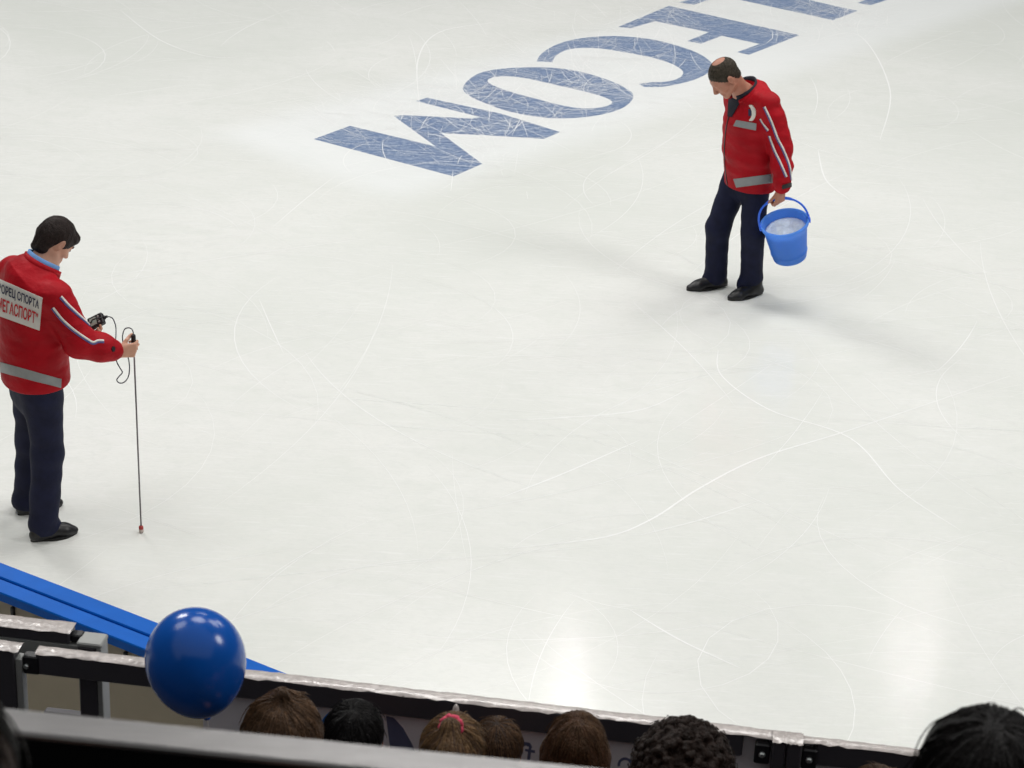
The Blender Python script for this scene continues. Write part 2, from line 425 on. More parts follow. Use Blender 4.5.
# ------------------------------------------------------------------ THE ICE
def ice_material(name='scratched_white_ice', lo_=srgb(222, 225, 220), hi_=srgb(235, 236, 233)):
    m = bpy.data.materials.new(name); m.use_nodes = True; nt = m.node_tree; b = nt.nodes['Principled BSDF']; L = nt.links
    tc = nt.nodes.new('ShaderNodeTexCoord')
    def noise(scale, det, rot=0.0, sc=(1, 1, 1), dist=0.0):
        mp = nt.nodes.new('ShaderNodeMapping'); mp.inputs['Rotation'].default_value = (0, 0, rot); mp.inputs['Scale'].default_value = sc
        L.new(tc.outputs['Object'], mp.inputs['Vector'])
        n = nt.nodes.new('ShaderNodeTexNoise'); n.inputs['Scale'].default_value = scale; n.inputs['Detail'].default_value = det; n.inputs['Distortion'].default_value = dist
        L.new(mp.outputs['Vector'], n.inputs['Vector']); return n
    def ramp(src, p0, c0, p1, c1):
        r = nt.nodes.new('ShaderNodeValToRGB'); r.color_ramp.elements[0].position = p0; r.color_ramp.elements[0].color = c0
        r.color_ramp.elements[1].position = p1; r.color_ramp.elements[1].color = c1; L.new(src, r.inputs['Fac']); return r
    base = ramp(noise(.35, 5, dist=.6).outputs['Fac'], .3, lo_, .7, hi_)
    cur = base.outputs['Color']
    for rot, sc, s, lo, hi, fac in ((.5, (1, 14, 1), 3.2, .60, .72, .45), (-.7, (1, 18, 1), 2.6, .60, .72, .40), (1.7, (1, 16, 1), 3.8, .62, .74, .35), (-1.45, (1, 20, 1), 2.2, .6, .75, .3)):
        n = noise(s, 5, rot, sc, .4); r = ramp(n.outputs['Fac'], lo, (0, 0, 0, 1), hi, (fac, fac, fac, 1))
        mx = nt.nodes.new('ShaderNodeMix'); mx.data_type = 'RGBA'; L.new(r.outputs['Color'], mx.inputs['Factor'])
        L.new(cur, mx.inputs['A']); mx.inputs['B'].default_value = srgb(242, 243, 242); cur = mx.outputs['Result']
    for s_, dst, fac_, tone in ((9, 1.2, .30, srgb(216, 219, 215)), (34, .5, .30, srgb(218, 220, 217)), (2.2, 1.5, .35, srgb(219, 223, 217))):
        n = noise(s_, 6, .9, (1, 1.6, 1), dst); r = ramp(n.outputs['Fac'], .48, (0, 0, 0, 1), .72, (fac_, fac_, fac_, 1))
        mx = nt.nodes.new('ShaderNodeMix'); mx.data_type = 'RGBA'; L.new(r.outputs['Color'], mx.inputs['Factor']); L.new(cur, mx.inputs['A']); mx.inputs['B'].default_value = tone; cur = mx.outputs['Result']
    # the logo lies on a band of whiter paint that fades out into the ice
    A = ground(392, 139); B = ground(845, 6); ax_ = nrm(B - A); nx_ = V3(-ax_[1], ax_[0], 0)
    def dotn(v, off):
        d_ = nt.nodes.new('ShaderNodeVectorMath'); d_.operation = 'DOT_PRODUCT'; d_.inputs[1].default_value = tuple(v); L.new(tc.outputs['Object'], d_.inputs[0])
        s_ = nt.nodes.new('ShaderNodeMath'); s_.operation = 'SUBTRACT'; s_.inputs[1].default_value = off; L.new(d_.outputs['Value'], s_.inputs[0]); return s_.outputs[0]
    def ms_(src, lo, hi):
        r_ = nt.nodes.new('ShaderNodeMapRange'); r_.interpolation_type = 'SMOOTHSTEP'; r_.inputs['From Min'].default_value = lo; r_.inputs['From Max'].default_value = hi; L.new(src, r_.inputs['Value']); return r_.outputs[0]
    def mth(op, a_, b_=None):
        m_ = nt.nodes.new('ShaderNodeMath'); m_.operation = op
        for k_, q_ in enumerate((a_, b_)):
            if q_ is None: continue
            if isinstance(q_, float): m_.inputs[k_].default_value = q_
            else: L.new(q_, m_.inputs[k_])
        return m_.outputs[0]
    across = ms_(mth('ABSOLUTE', dotn(nx_, float(nx_ @ A))), 1.35, .75); along_ = ms_(dotn(ax_, float(ax_ @ A)), -1.3, -.75)
    fac = mth('MULTIPLY', mth('MULTIPLY', across, along_), .5)
    mx = nt.nodes.new('ShaderNodeMix'); mx.data_type = 'RGBA'; L.new(fac, mx.inputs['Factor']); L.new(cur, mx.inputs['A']); mx.inputs['B'].default_value = srgb(246, 249, 251); cur = mx.outputs['Result']
    L.new(cur, b.inputs['Base Color'])
    rr = ramp(noise(1.1, 6, .4, (1, 5, 1)).outputs['Fac'], .3, (.09,) * 3 + (1,), .7, (.15,) * 3 + (1,)); L.new(rr.outputs['Color'], b.inputs['Roughness'])
    b.inputs['Specular IOR Level'].default_value = .30
    bp = nt.nodes.new('ShaderNodeBump'); bp.inputs['Strength'].default_value = .12; bp.inputs['Distance'].default_value = .004
    L.new(noise(26, 5, .6, (1, 3, 1)).outputs['Fac'], bp.inputs['Height']); L.new(bp.outputs['Normal'], b.inputs['Normal'])
    return m
def ice_paint():
    m = bpy.data.materials.new('blue_paint_under_scratched_ice'); m.use_nodes = True; nt = m.node_tree; b = nt.nodes['Principled BSDF']; L = nt.links
    tc = nt.nodes.new('ShaderNodeTexCoord'); cur = None
    col = nt.nodes.new('ShaderNodeRGB'); col.outputs[0].default_value = srgb(96, 120, 158); cur = col.outputs[0]
    for rot, sc, s, lo, hi, fac in ((.5, (1, 12, 1), 5, .52, .70, .55), (-.7, (1, 14, 1), 5, .52, .72, .5), (1.5, (1, 12, 1), 6, .55, .75, .45), (0, (1, 1, 1), 28, .4, .75, .45)):
        mp = nt.nodes.new('ShaderNodeMapping'); mp.inputs['Rotation'].default_value = (0, 0, rot); mp.inputs['Scale'].default_value = sc; L.new(tc.outputs['Object'], mp.inputs['Vector'])
        n = nt.nodes.new('ShaderNodeTexNoise'); n.inputs['Scale'].default_value = s; n.inputs['Detail'].default_value = 5; L.new(mp.outputs['Vector'], n.inputs['Vector'])
        r = nt.nodes.new('ShaderNodeValToRGB'); r.color_ramp.elements[0].position = lo; r.color_ramp.elements[0].color = (0, 0, 0, 1)
        r.color_ramp.elements[1].position = hi; r.color_ramp.elements[1].color = (fac, fac, fac, 1); L.new(n.outputs['Fac'], r.inputs['Fac'])
        mx = nt.nodes.new('ShaderNodeMix'); mx.data_type = 'RGBA'; L.new(r.outputs['Color'], mx.inputs['Factor'])
        L.new(cur, mx.inputs['A']); mx.inputs['B'].default_value = srgb(190, 200, 214); cur = mx.outputs['Result']
    L.new(cur, b.inputs['Base Color']); b.inputs['Roughness'].default_value = .3; b.inputs['Specular IOR Level'].default_value = .3
    return m
M['ice'] = ice_material(); M['paint'] = ice_paint()
M['scratch'] = mat('white_skate_scratch', srgb(250, 251, 250), .2, spec=.45, var=.01)

N = 24
gx = np.linspace(-30, 30, N + 1); gy = np.linspace(-8, 60, N + 1)
V = [(x, y, 0) for y in gy for x in gx]
F = [(j * (N + 1) + i, j * (N + 1) + i + 1, (j + 1) * (N + 1) + i + 1, (j + 1) * (N + 1) + i) for j in range(N) for i in range(N)]
ice = obj('floor', V, F, M['ice'], kind='structure'); ice['label'] = 'white scratched ice of the skating rink'

def r1(L): return [(300 + x / 5.12, 60 + y / 5.12) for x, y in L]
def r2(L): return [(450 + x / 4.267, y / 4.267) for x, y in L]
def r3(L): return [(600 + x / 3.413, y / 3.413) for x, y in L]
def flat_poly(name, outlines, m, z, label=None, grow=0.0):
    """painted flat shape: outer outline plus optional hole, triangulated by Blender's curve fill"""
    c = bpy.data.curves.new(name, 'CURVE'); c.dimensions = '2D'; c.fill_mode = 'FRONT'; c.offset = grow
    def turn(o):
        w = [ground(*q)[:2] for q in o]; a = sum(w[i - 1][0] * w[i][1] - w[i][0] * w[i - 1][1] for i in range(len(w))); return o if a > 0 else o[::-1]
    outlines = [turn(o) for o in outlines]
    for o in outlines:
        sp = c.splines.new('POLY'); sp.points.add(len(o) - 1); sp.use_cyclic_u = True
        for p, q in zip(sp.points, o): w = ground(*q); p.co = (w[0], w[1], 0, 1)
    ob = bpy.data.objects.new(name, c); COL.objects.link(ob)
    me = bpy.data.meshes.new_from_object(ob.evaluated_get(bpy.context.evaluated_depsgraph_get()))
    V = [(v.co.x, v.co.y, z) for v in me.vertices]; F = []
    for p in me.polygons:
        f = tuple(p.vertices)
        if p.normal.z < 0: f = f[::-1]
        F.append(f)
    bpy.data.objects.remove(ob); bpy.data.curves.remove(c); bpy.data.meshes.remove(me)
    return obj(name, V, F, m, ice, label=label)
sp2 = lambda L: [tuple(p) for p in spline([np.array(q, float) for q in L], 5, True)]
sp1 = lambda L: [tuple(p) for p in spline([np.array(q, float) for q in L], 5)]
flat_poly('painted_letter', [r1([(70, 405), (255, 337), (695, 443), (480, 287), (525, 282), (880, 300), (925, 293), (595, 210), (650, 193), (1030, 275), (1332, 369), (1248, 404), (1000, 388), (720, 374), (933, 532), (785, 596)])],
          M['paint'], .0004, 'blue painted letter M, first of the word')
flat_poly('painted_letter', [sp2(r2([(55, 380), (75, 345), (120, 315), (190, 297), (300, 288), (420, 288), (540, 303), (650, 333), (735, 368), (782, 405), (760, 445), (700, 475), (600, 497), (480, 505), (370, 498), (250, 475), (150, 440), (85, 410)])),
          sp2(r2([(160, 345), (185, 330), (240, 325), (330, 335), (450, 362), (560, 387), (650, 412), (690, 432), (680, 448), (630, 460), (560, 462), (480, 450), (380, 425), (270, 395), (190, 367)]))], M['paint'], .0004, 'blue painted letter O')
flat_poly('painted_letter', [sp1(r2([(370, 262), (385, 235), (425, 205), (490, 178), (570, 162), (680, 154), (780, 158), (880, 172), (980, 198), (1060, 228), (1110, 262), (1116, 290), (1095, 315), (1060, 333), (1024, 346), (960, 361), (900, 371), (830, 371)])) +
          sp1(r2([(805, 358), (860, 351), (905, 350), (960, 340), (990, 322), (990, 300), (940, 270), (850, 243), (740, 222), (640, 207), (550, 205), (490, 216), (450, 240), (437, 265)]))], M['paint'], .0004, 'blue painted letter C beside the walking man')
flat_poly('painted_letter', [r3([(62, 92), (235, 20), (680, 120), (508, 187), (468, 178), (545, 150), (415, 122), (345, 149), (298, 140), (372, 110), (188, 72), (105, 96)])], M['paint'], .0004, 'blue painted letter E')
flat_poly('painted_letter', [r3([(480, 0), (795, 69), (878, 37), (500, -48), (270, 8), (320, 16), (395, -8), (430, -12)])], M['paint'], .0004, 'blue painted letter L at the top edge')
flat_poly('painted_letter', [r3([(880, 10), (922, 18), (1010, -10), (1080, -38), (900, -80), (860, -62), (985, -30)])], M['paint'], .0004, 'corner of a blue painted letter at the top edge')

# skate scratches: shallow white cuts, straight and curved
mb = MB()
def scratch(pts, w):
    P = [np.array([p[0], p[1], 0.0]) for p in pts]; n = len(P); V = []; F = []
    zz = .0007 + .0003 * random.random()
    for i, p in enumerate(P):
        t = P[min(i + 1, n - 1)] - P[max(i - 1, 0)]; t = t / (np.linalg.norm(t) + 1e-9); s = np.array([-t[1], t[0], 0]); e = math.sin(math.pi * min(max(i / (n - 1), .02), .98)) ** .5
        V += [p - s * w * e / 2 + V3(0, 0, zz), p + s * w * e / 2 + V3(0, 0, zz)]
        if i: F.append((2 * i - 2, 2 * i, 2 * i + 1, 2 * i - 1))
    mb.add(V, [f[::-1] for f in F])
for k in range(800):
    near = random.random() < .3
    x, y = (random.uniform(-4, 5), random.uniform(7, 15)) if near else (random.uniform(-7, 8), random.uniform(12, 30))
    a = random.gauss(.45, .5) if random.random() < .6 else random.uniform(0, 6.28)
    cur = random.gauss(0, .35) if random.random() < .7 else random.choice((-1, 1)) * random.uniform(.5, 1.6)
    Ln = random.uniform(.4, 3.2); n = 14; P = []
    for i in range(n): P.append((x, y)); x += math.cos(a) * Ln / n; y += math.sin(a) * Ln / n; a += cur * Ln / n
    scratch(P, random.choice((.0025, .003, .004, .005)) * (.8 if near else 1.2))
gl = [ground(x, y)[:2] for x, y in ((318, 137), (470, 175), (560, 132), (640, 92), (800, 35), (860, 10), (700, 2), (620, 26), (540, 55), (460, 88))]
for k in range(1300):                 # the lettering is crossed by many fine cuts
    i = random.randrange(10); t_ = random.random(); a_, b_ = gl[i], gl[random.randrange(10)] if random.random() < .35 else gl[-i - 1 if i else 9]
    x, y = a_ * (1 - t_) + b_ * t_ + np.array([random.gauss(0, .25), random.gauss(0, .25)])
    a = random.choice((.5, 1.15, 2.3, 2.75, 1.7)) + random.gauss(0, .35); cur = random.gauss(0, .5); Ln = random.uniform(.15, 1.0); n = 7; P = []
    for _ in range(n): P.append((x, y)); x += math.cos(a) * Ln / n; y += math.sin(a) * Ln / n; a += cur * Ln / n
    scratch(P, random.choice((.002, .0025, .003, .005)))
for L, w in (([(500, 549), (600, 538), (650, 520), (700, 488), (760, 458), (850, 430), (1010, 376)], .012), ([(500, 420), (560, 418), (640, 410), (690, 388)], .010), ([(500, 498), (560, 475), (640, 440)], .010),
             ([(718, 350), (722, 376), (770, 410), (850, 438), (900, 490), (960, 530)], .010), ([(120, 10), (160, 40), (205, 56), (240, 57)], .012), ([(420, 110), (418, 60), (440, 32), (500, 22)], .012),
             ([(815, 40), (860, 36), (890, 90), (880, 140)], .011), ([(630, 610), (680, 640), (740, 668)], .010), ([(640, 535), (700, 520), (760, 500)], .008), ([(818, 150), (826, 180), (850, 200)], .011)):
    scratch([tuple(ground(*p)[:2]) for p in spline(L, 8)], w)
mb.build('skate_scratches', M['scratch'], ice, kind='stuff', label='fine white skate scratches in the ice')

# ------------------------------------------------------------------ THE STAND (its own frame, along the barrier)
_pa, _pb = ground(34, 654.5, 2.2), ground(723, 734, 2.2)
YAW = math.atan2(_pb[1] - _pa[1], _pb[0] - _pa[0]); U = V3(math.cos(YAW), math.sin(YAW), 0); NV = V3(-math.sin(YAW), math.cos(YAW), 0); Z = V3(0, 0, 1)
def st(u, n, z): return U * u + NV * n + Z * z
def un(x, y, z): p = ground(x, y, z); return p @ U, p @ NV

M['blue_cap'] = mat('blue_board_cap', srgb(6, 96, 192), .45, spec=.12, var=.06, scale=8)
M['cap_dark'] = mat('dark_blue_groove', srgb(12, 22, 60), .6)
M['cream'] = mat('cream_board_back', srgb(168, 156, 134), .6, var=.06, scale=4)
M['tube'] = mat('dark_grey_painted_steel', srgb(66, 64, 70), .45, metal=.15, var=.08, scale=14)
M['light_steel'] = mat('pale_grey_steel', srgb(150, 152, 150), .5, metal=.2, var=.06)
M['film'] = mat('crumpled_plastic_film', srgb(196, 188, 184), .22, spec=.8, var=.15, scale=50, bump=.5, bscale=40, coat=.6)
M['banner'] = mat('grey_banner_sheet', srgb(214, 211, 216), .6, var=.05, scale=5)
M['print_navy'] = mat('navy_banner_print', srgb(88, 92, 122), .7, var=.1)
M['print_blue'] = mat('bright_blue_banner_print', srgb(38, 120, 205), .6, var=.06)
M['concrete'] = mat('dark_stand_concrete', srgb(52, 50, 52), .85, var=.15, scale=6)
M['bolt'] = mat('zinc_bolt', srgb(190, 196, 194), .3, metal=.9)
M['rail_metal'] = mat('brushed_rail_metal', srgb(112, 111, 111), .28, metal=.8, var=.07, scale=9, bump=.08, bscale=30, stretch=(1, 12, 12))
M['rail_shade'] = mat('stand_shade_black', srgb(7, 7, 8), .9, spec=.1)  # near-black colour for the unlit stand below the handrail

# rink boards with a double blue cap, curving round the corner
path = [ground(x, y, 1.2)[:2] for x, y in ((-160, 499), (-80, 530.5), (0, 561.5), (78, 591.3), (155, 621), (222, 647), (290, 674))]
d = nrm(np.append(path[-1] - path[-2], 0)); path += [path[-1] + d[:2] * .35 + NV[:2] * .01, path[-1] + d[:2] * .8 + NV[:2] * .12, path[-1] + d[:2] * 1.6 + NV[:2] * .36, path[-1] + d[:2] * 3.2 + NV[:2] * .95]
d0 = path[0] - path[1]; path = [path[0] + d0 / np.linalg.norm(d0) * 3 ] + path
path = np.array(spline(path, 24))
tan = np.gradient(path, axis=0); tan /= np.linalg.norm(tan, axis=1)[:, None]; nor = np.stack([tan[:, 1], -tan[:, 0]], 1)   # towards the stand
nor *= np.where(nor[:, 1:2] < 0, 1, -1)
def sweep(prof):                       # prof: closed outline of (offset to the stand, height)
    V = []; F = []; n = len(prof)
    for p, q in zip(path, nor):
        for o, z in prof: V.append((p[0] + q[0] * o, p[1] + q[1] * o, z))
    for i in range(len(path) - 1):
        for k in range(n): F.append((i * n + k, i * n + (k + 1) % n, (i + 1) * n + (k + 1) % n, (i + 1) * n + k))
    F += [tuple(range(n - 1, -1, -1)), tuple(range((len(path) - 1) * n, len(path) * n))]
    return V, F
bw = .185
bo = thing('rink_board', (*path[120], 0), 'cream rink board with a double bright blue cap, curving at the corner', 'rink board', kind='thing')
obj('board_panel', *sweep([(.03, 0), (.03, 1.155), (bw - .03, 1.155), (bw - .03, 0)]), M['cream'], bo)
cp = obj('cap', *sweep([(0, 1.16), (0, 1.195), (.006, 1.2), (.088, 1.2), (.092, 1.195), (.092, 1.16)]), M['blue_cap'], bo, label='bright blue cap strip on the ice side')
obj('cap', *sweep([(.103, 1.16), (.103, 1.195), (.107, 1.2), (bw - .004, 1.2), (bw, 1.195), (bw, 1.16)]), M['blue_cap'], bo, label='bright blue cap strip on the stand side')
obj('groove', *sweep([(.09, 1.15), (.09, 1.185), (.105, 1.185), (.105, 1.15)]), M['cap_dark'], bo)
for px, py in ((18, 612), (133, 656)):
    p = ground(px, py, 1.10); i = int(np.argmin(np.linalg.norm(path + nor * bw - p[:2], axis=1)))
    t = np.append(tan[i], 0); n_ = np.append(nor[i], 0); c = np.append(path[i] + nor[i] * (bw - .03), 1.10)
    MB().box(c + n_ * .006, t * .008, Z * .035, n_ * .008, .003).build('clip', M['black'], bo)

# barrier sections in front of the first row
RZ = 2.2
def box_u(mb, u0, u1, n0, n1, z0, z1, bev=.004):
    return mb.box(st((u0 + u1) / 2, (n0 + n1) / 2, (z0 + z1) / 2), U * (u1 - u0) / 2, NV * (n1 - n0) / 2, Z * (z1 - z0) / 2, bev)
def film_strip(u0, u1, n0, n1, z, seed):
    r = random.Random(seed); V = []; F = []; nu = max(8, int((u1 - u0) / .025)); cols = [n0 - .004, n0 + .004, (n0 + n1) / 2, n1 - .004, n1 + .006]
    for i in range(nu + 1):
        for j, c in enumerate(cols):
            e = (j in (0, 4))
            V.append(st(u0 + (u1 - u0) * i / nu, c + r.uniform(-.002, .002) * e, z + .002 + r.uniform(0, .003) - .008 * (j == 0) * r.uniform(.2, 1) - .006 * (j == 4)))
        if i:
            for j in range(4): F.append(((i - 1) * 5 + j, i * 5 + j, i * 5 + j + 1, (i - 1) * 5 + j + 1))
    return V, F
uA, nA = un(34, 655, RZ); uJ, nJ = un(788, 735, RZ); nR = un(300, 678, RZ)[1]
n0 = un(384, 693.5, RZ)[1]; n1 = un(520, 703.5, RZ)[1]; nR = (n0 + n1) / 2; print('rail', YAW, n0, n1)
#                           # the rail tube
floorA = 1.40
uN0 = un(803, 742, RZ)[0]
b1 = thing('barrier', st(uA, nR, floorA), 'long barrier with dark rail wrapped in clear film, behind the row of heads', 'barrier')
mb = MB(); box_u(mb, uA, uJ - .125, n0, n1, RZ - .075, RZ); rail = mb.build('rail', M['tube'], b1)
obj('film_wrap', *film_strip(uA, uN0 - .004, n0 + .002, n1 + .012, RZ, 1), M['film'], rail, True, label='crumpled clear film on the rail')
uP1 = un(24, 645, RZ)[0]
pst = MB(); box_u(pst, uP1 - .105, uP1 - .012, n0 - .02, n1 + .0, floorA, RZ + .012); po = pst.build('post', M['tube'], b1)
mb = MB(); box_u(mb, uP1 - .012, uP1 + .008, n0 - .012, n1 - .004, floorA, RZ - .02, .002); mb.build('post_side', M['light_steel'], b1)
obj('film_wrap', *film_strip(uP1 - .11, uP1 + .004, n0 - .022, n1, RZ + .012, 2), M['film'], po, True)
mb = MB(); box_u(mb, uP1 + .008, uA + .01, n0 - .004, n0 + .03, RZ - .075, RZ - .012); br = mb.build('bracket', M['black'], b1)
mb = MB(); mb.lathe(st(uP1 + .02, n0 - .004, RZ - .045), -NV, [(.009, 0), (.009, .006), (.006, .009)], 6, cap1=True); mb.build('bolt', M['bolt'], br)
for nm, px0, px1 in (('post', 772.5, 785.5), ('post', 787, 801.5)):
    ua, ub = un(px0, 745, RZ - .03)[0], un(px1, 745, RZ - .03)[0]
    mb = MB(); box_u(mb, ua, ub, n0 - .022, n1 + .0, floorA, RZ + .006); q = mb.build(nm, M['tube'], b1)
    obj('film_wrap', *film_strip(ua - .002, ub + .002, n0 - .024, n1 + .002, RZ + .006, int(px0)), M['film'], q, True)
def side_bracket(px, par):
    u = un(px, 743, RZ - .03)[0]
    mb = MB(); box_u(mb, u - .022, u + .022, n0 - .012, n0 + .02, RZ - .085, RZ - .018); q = mb.build('bracket', M['black'], par)
    mb = MB(); mb.lathe(st(u, n0 - .012, RZ - .05), -NV, [(.010, 0), (.010, .006), (.006, .010)], 8, cap1=True); mb.build('bolt', M['bolt'], q)
side_bracket(763, b1)
# banner sheets hung from the rail
uB = un(205, 690, RZ - .1)[0]
mb = MB(); box_u(mb, uB, uN0 - .004, n1 + .004, n1 + .010, floorA + .1, RZ - .006, .001); bs = mb.build('banner', M['banner'], b1, label='grey sheet hung under the rail')
def on_banner(pts, m, name, label=None, off=.006):
    """flat print on the banner sheet"""
    pl = []
    for x, y in pts:
        d_ = ray(x, y); k = ((n1 + .003) - CAM @ NV) / (d_ @ NV); pl.append(CAM + d_ * k)
    V = pl + [p + NV * .0015 for p in pl]; n = len(pl)
    return obj(name, V, [tuple(range(n)), tuple(range(2 * n - 1, n - 1, -1))] + [(i, n + i, n + (i + 1) % n, (i + 1) % n) for i in range(n)], m, bs, label=label)
arc = lambda cx_, cy_, ra, rb, a0, a1, n=16: [(cx_ + ra * math.cos(a0 + (a1 - a0) * i / n), cy_ + ra * math.sin(a0 + (a1 - a0) * i / n)) for i in range(n + 1)] + [(cx_ + rb * math.cos(a1 + (a0 - a1) * i / n), cy_ + rb * math.sin(a1 + (a0 - a1) * i / n)) for i in range(n + 1)]
on_banner(arc(352, 740, 36, 28, math.radians(185), math.radians(262)), M['print_blue'], 'print', 'bright blue printed arc')
on_banner([(386, 716), (394, 718), (403, 728), (412, 744), (420, 762), (392, 762), (389, 740)], M['print_navy'], 'print', 'dull navy printed shape')
on_banner([(521, 744), (525, 742), (530, 743), (532, 747), (531, 750), (535, 750.5), (535, 753), (531, 752.5), (530, 760), (527, 760), (528, 752), (525, 751), (525, 749), (528.5, 749.5), (529, 747), (526, 745.5), (522, 747)], M['print_navy'], 'print', 'dark printed letter fragment')
on_banner(arc(625, 765, 7.5, 5, math.radians(170), math.radians(365)), M['print_navy'], 'print', 'top of a dark round printed letter')
# next section to the right
uN = un(817, 742, RZ)[0]
b2 = thing('barrier', st(uN + .5, nR, floorA), 'barrier section with film wrapped rail right of the twin posts', 'barrier')
mb = MB(); box_u(mb, uN, uN + 2.2, n0, n1, RZ - .075, RZ); r2_ = mb.build('rail', M['tube'], b2); side_bracket(810, b2)
obj('film_wrap', *film_strip(uN0, uN + 2.2, n0, n1, RZ, 5), M['film'], r2_, True)
mb = MB(); box_u(mb, uN0, uN + 2.2, n1 + .004, n1 + .010, floorA + .1, RZ - .006, .001); mb.build('banner', M['banner'], b2)
mb = MB(); box_u(mb, uN + 2.1, uN + 2.2, n0 - .02, n1 + .02, floorA, RZ - .08); mb.build('post', M['tube'], b2)
# the gap-closing twist of film on the rail behind the pony tail
p = st(*un(457, 706, RZ - .02)[:1], n0 - .012, RZ - .02)
MB().tube([p - Z * .035, p - Z * .02, p - Z * .005, p + Z * .012, p + Z * .02], [.012, .0135, .0115, .008, .002], 10).build('film_twist', M['film'], rail, True, label='small twist of clear film sticking up')
# barrier section behind, at the left
u2e, n2 = un(72, 628, RZ); uQ0, nq = un(79, 640, RZ - .02); uQ1 = un(98, 643, RZ - .02)[0]
b3 = thing('barrier', st(u2e - .1, n2, floorA), 'short barrier section behind, with a pale grey end post, near the blue board', 'barrier')
mb = MB(); box_u(mb, u2e - 1.6, u2e, n2 - .03, n2 + .03, RZ - .042, RZ); r3_ = mb.build('rail', M['tube'], b3)
obj('film_wrap', *film_strip(u2e - 1.6, u2e + .005, n2 - .03, n2 + .03, RZ, 8), M['film'], r3_, True)
mb = MB(); box_u(mb, u2e, uQ0 + .005, n2 - .02, n2 + .015, RZ - .04, RZ - .012); mb.build('bracket', M['black'], b3)
mb = MB(); box_u(mb, uQ0, uQ1 - .002, nq - .02, nq + .045, floorA, RZ - .032); mb.build('post', M['tube'], b3)
mb = MB(); box_u(mb, uQ1 - .002, uQ1 + .014, nq - .02, nq + .045, floorA, RZ - .032, .002); mb.build('post_side', M['light_steel'], b3)
mb = MB(); box_u(mb, uQ0 - .002, uQ1 + .016, nq - .022, nq + .048, RZ - .032, RZ - .016); mb.build('post_cap', M['light_steel'], b3, label='pale grey flat cap')
mb = MB(); box_u(mb, u2e - 1.6, uQ0 - .002, n2 - .026, n2 - .006, RZ - .115, RZ - .044, .003); mb.build('cross_beam', M['light_steel'], b3, label='pale grey beam under the rail')
mb = MB(); box_u(mb, uP1 + .01, uQ0 - .002, n2 - .02, n2 + .01, RZ - .345, RZ - .30); mb.build('lower_bar', M['tube'], b3)

# stepped concrete of the stand
mb = MB()
for nf, nb, z in ((7.0 - .0, 5.55, .0),): pass
steps = [(5.6, 3.6, 1.40), (4.62, 4.18, 1.82), (3.85, 2.75, 2.0), (3.0, 1.96, 2.78), (2.62, 2.2, 3.22), (1.96, .9, 3.36), (1.62, 1.22, 3.66), (.92, -1.2, 4.25)]
mb = MB()
for a, b, z in steps: mb.box(st(0, (a + b) / 2, z / 2 - .02), U * 8, NV * (a - b) / 2, Z * (z / 2 - .02))
o = mb.build('stand_floor', M['concrete'], kind='structure'); o['label'] = 'dark stepped concrete of the spectator stand'

# near handrail, out of focus
HZ = 4.3
ha, hb_, hc_ = ground(10, 707, HZ), ground(560, 763, HZ), ground(300, 761.5, HZ)
U_s, NV_s = U, NV
hu = nrm(hb_ - ha); U = hu; NV = np.cross(Z, hu); nh0 = ha @ NV; nh1 = hc_ @ NV; print('handrail', nh0, nh1)
hr = thing('handrail', st(0, (nh0 + nh1) / 2, 3.36), 'flat brushed metal handrail over a black sheet as stand shade, out of focus in front', 'handrail')
mb = MB(); box_u(mb, -2.2, 2.4, nh1, nh0, HZ - .010, HZ, .003); mb.build('top_rail', M['rail_metal'], hr)
mb = MB(); box_u(mb, -2.2, 2.4, nh1 + .004, nh1 + .016, 3.36, HZ - .010, .002); mb.build('shade_sheet', M['rail_shade'], hr)  # added black sheet, painted as the shade inside the stand
for u in (-1.4, 1.6):
    mb = MB(); box_u(mb, u, u + .04, nh1 + .018, nh0 - .004, 3.36, HZ - .010); mb.build('post', M['rail_metal'], hr)
U, NV = U_s, NV_s
#PEOPLE

# ================================================================== THE TWO MEN ON THE ICE
def limb(fd, pts, rs, k=.03, flat=None, fs=1.0):
    for i in range(len(pts) - 1): fd.cone(pts[i], pts[i + 1], rs[i], rs[i + 1], k, flat, fs)

def build_man(J, name_label, group_loc, side_hand=None):
    pass

def torso_chain(fd, F, pts, k=.05):
    """pts: list of (centre, half width, half depth); elliptical slices blended into one trunk"""
    for (a, wa, da), (b, wb, db) in zip(pts[:-1], pts[1:]):
        fs = (da / wa + db / wb) / 2
        fd.cone(a, b, wa, wb, k, flat=F, fs=fs)

# ---------------- the man with the bucket
Fd = nrm(V3(-.87, -.5, 0)); Lf = V3(-Fd[1], Fd[0], 0) * 1.0
Lf = np.cross(Z, Fd)
pel = at(749, 166, 14.12)
hipL = at(756, 171, 14.05); hipR = at(740, 170, 14.19)
kneL = at(753, 232, 13.98); ankL = at(751.5, 279, 14.06)
kneR = at(718, 228, 14.12); ankR = at(715.5, 275, 14.15)
shL = at(768, 104, 13.93); shR = at(736, 97, 14.22); elL = at(781, 148, 13.88); wrL = at(781.5, 187.5, 13.80)
elR = shR + V3(.10, .07, -.29); wrR = elR + V3(-.02, .03, -.24)
nek = at(746, 91, 14.08); hdc = at(724.5, 77, 13.98)
chest = at(750, 118, 14.09); belly = at(749, 150, 14.09); hem = at(749, 186, 14.1)
print('R pel', pel, 'thigh', np.linalg.norm(hipL - kneL), np.linalg.norm(kneL - ankL), np.linalg.norm(hipR - kneR), np.linalg.norm(kneR - ankR), 'arm', np.linalg.norm(shL - elL), np.linalg.norm(elL - wrL), 'sh', np.linalg.norm(shL - shR), 'ank', ankL, ankR, 'head', hdc, 'sh', shL, shR)
man1 = thing('person', (pel[0], pel[1], 0), 'balding man in a red jacket walking with a blue bucket, looking down', 'person')
fr1 = head_frame(V3(-.95, -.30, 0), math.radians(47))
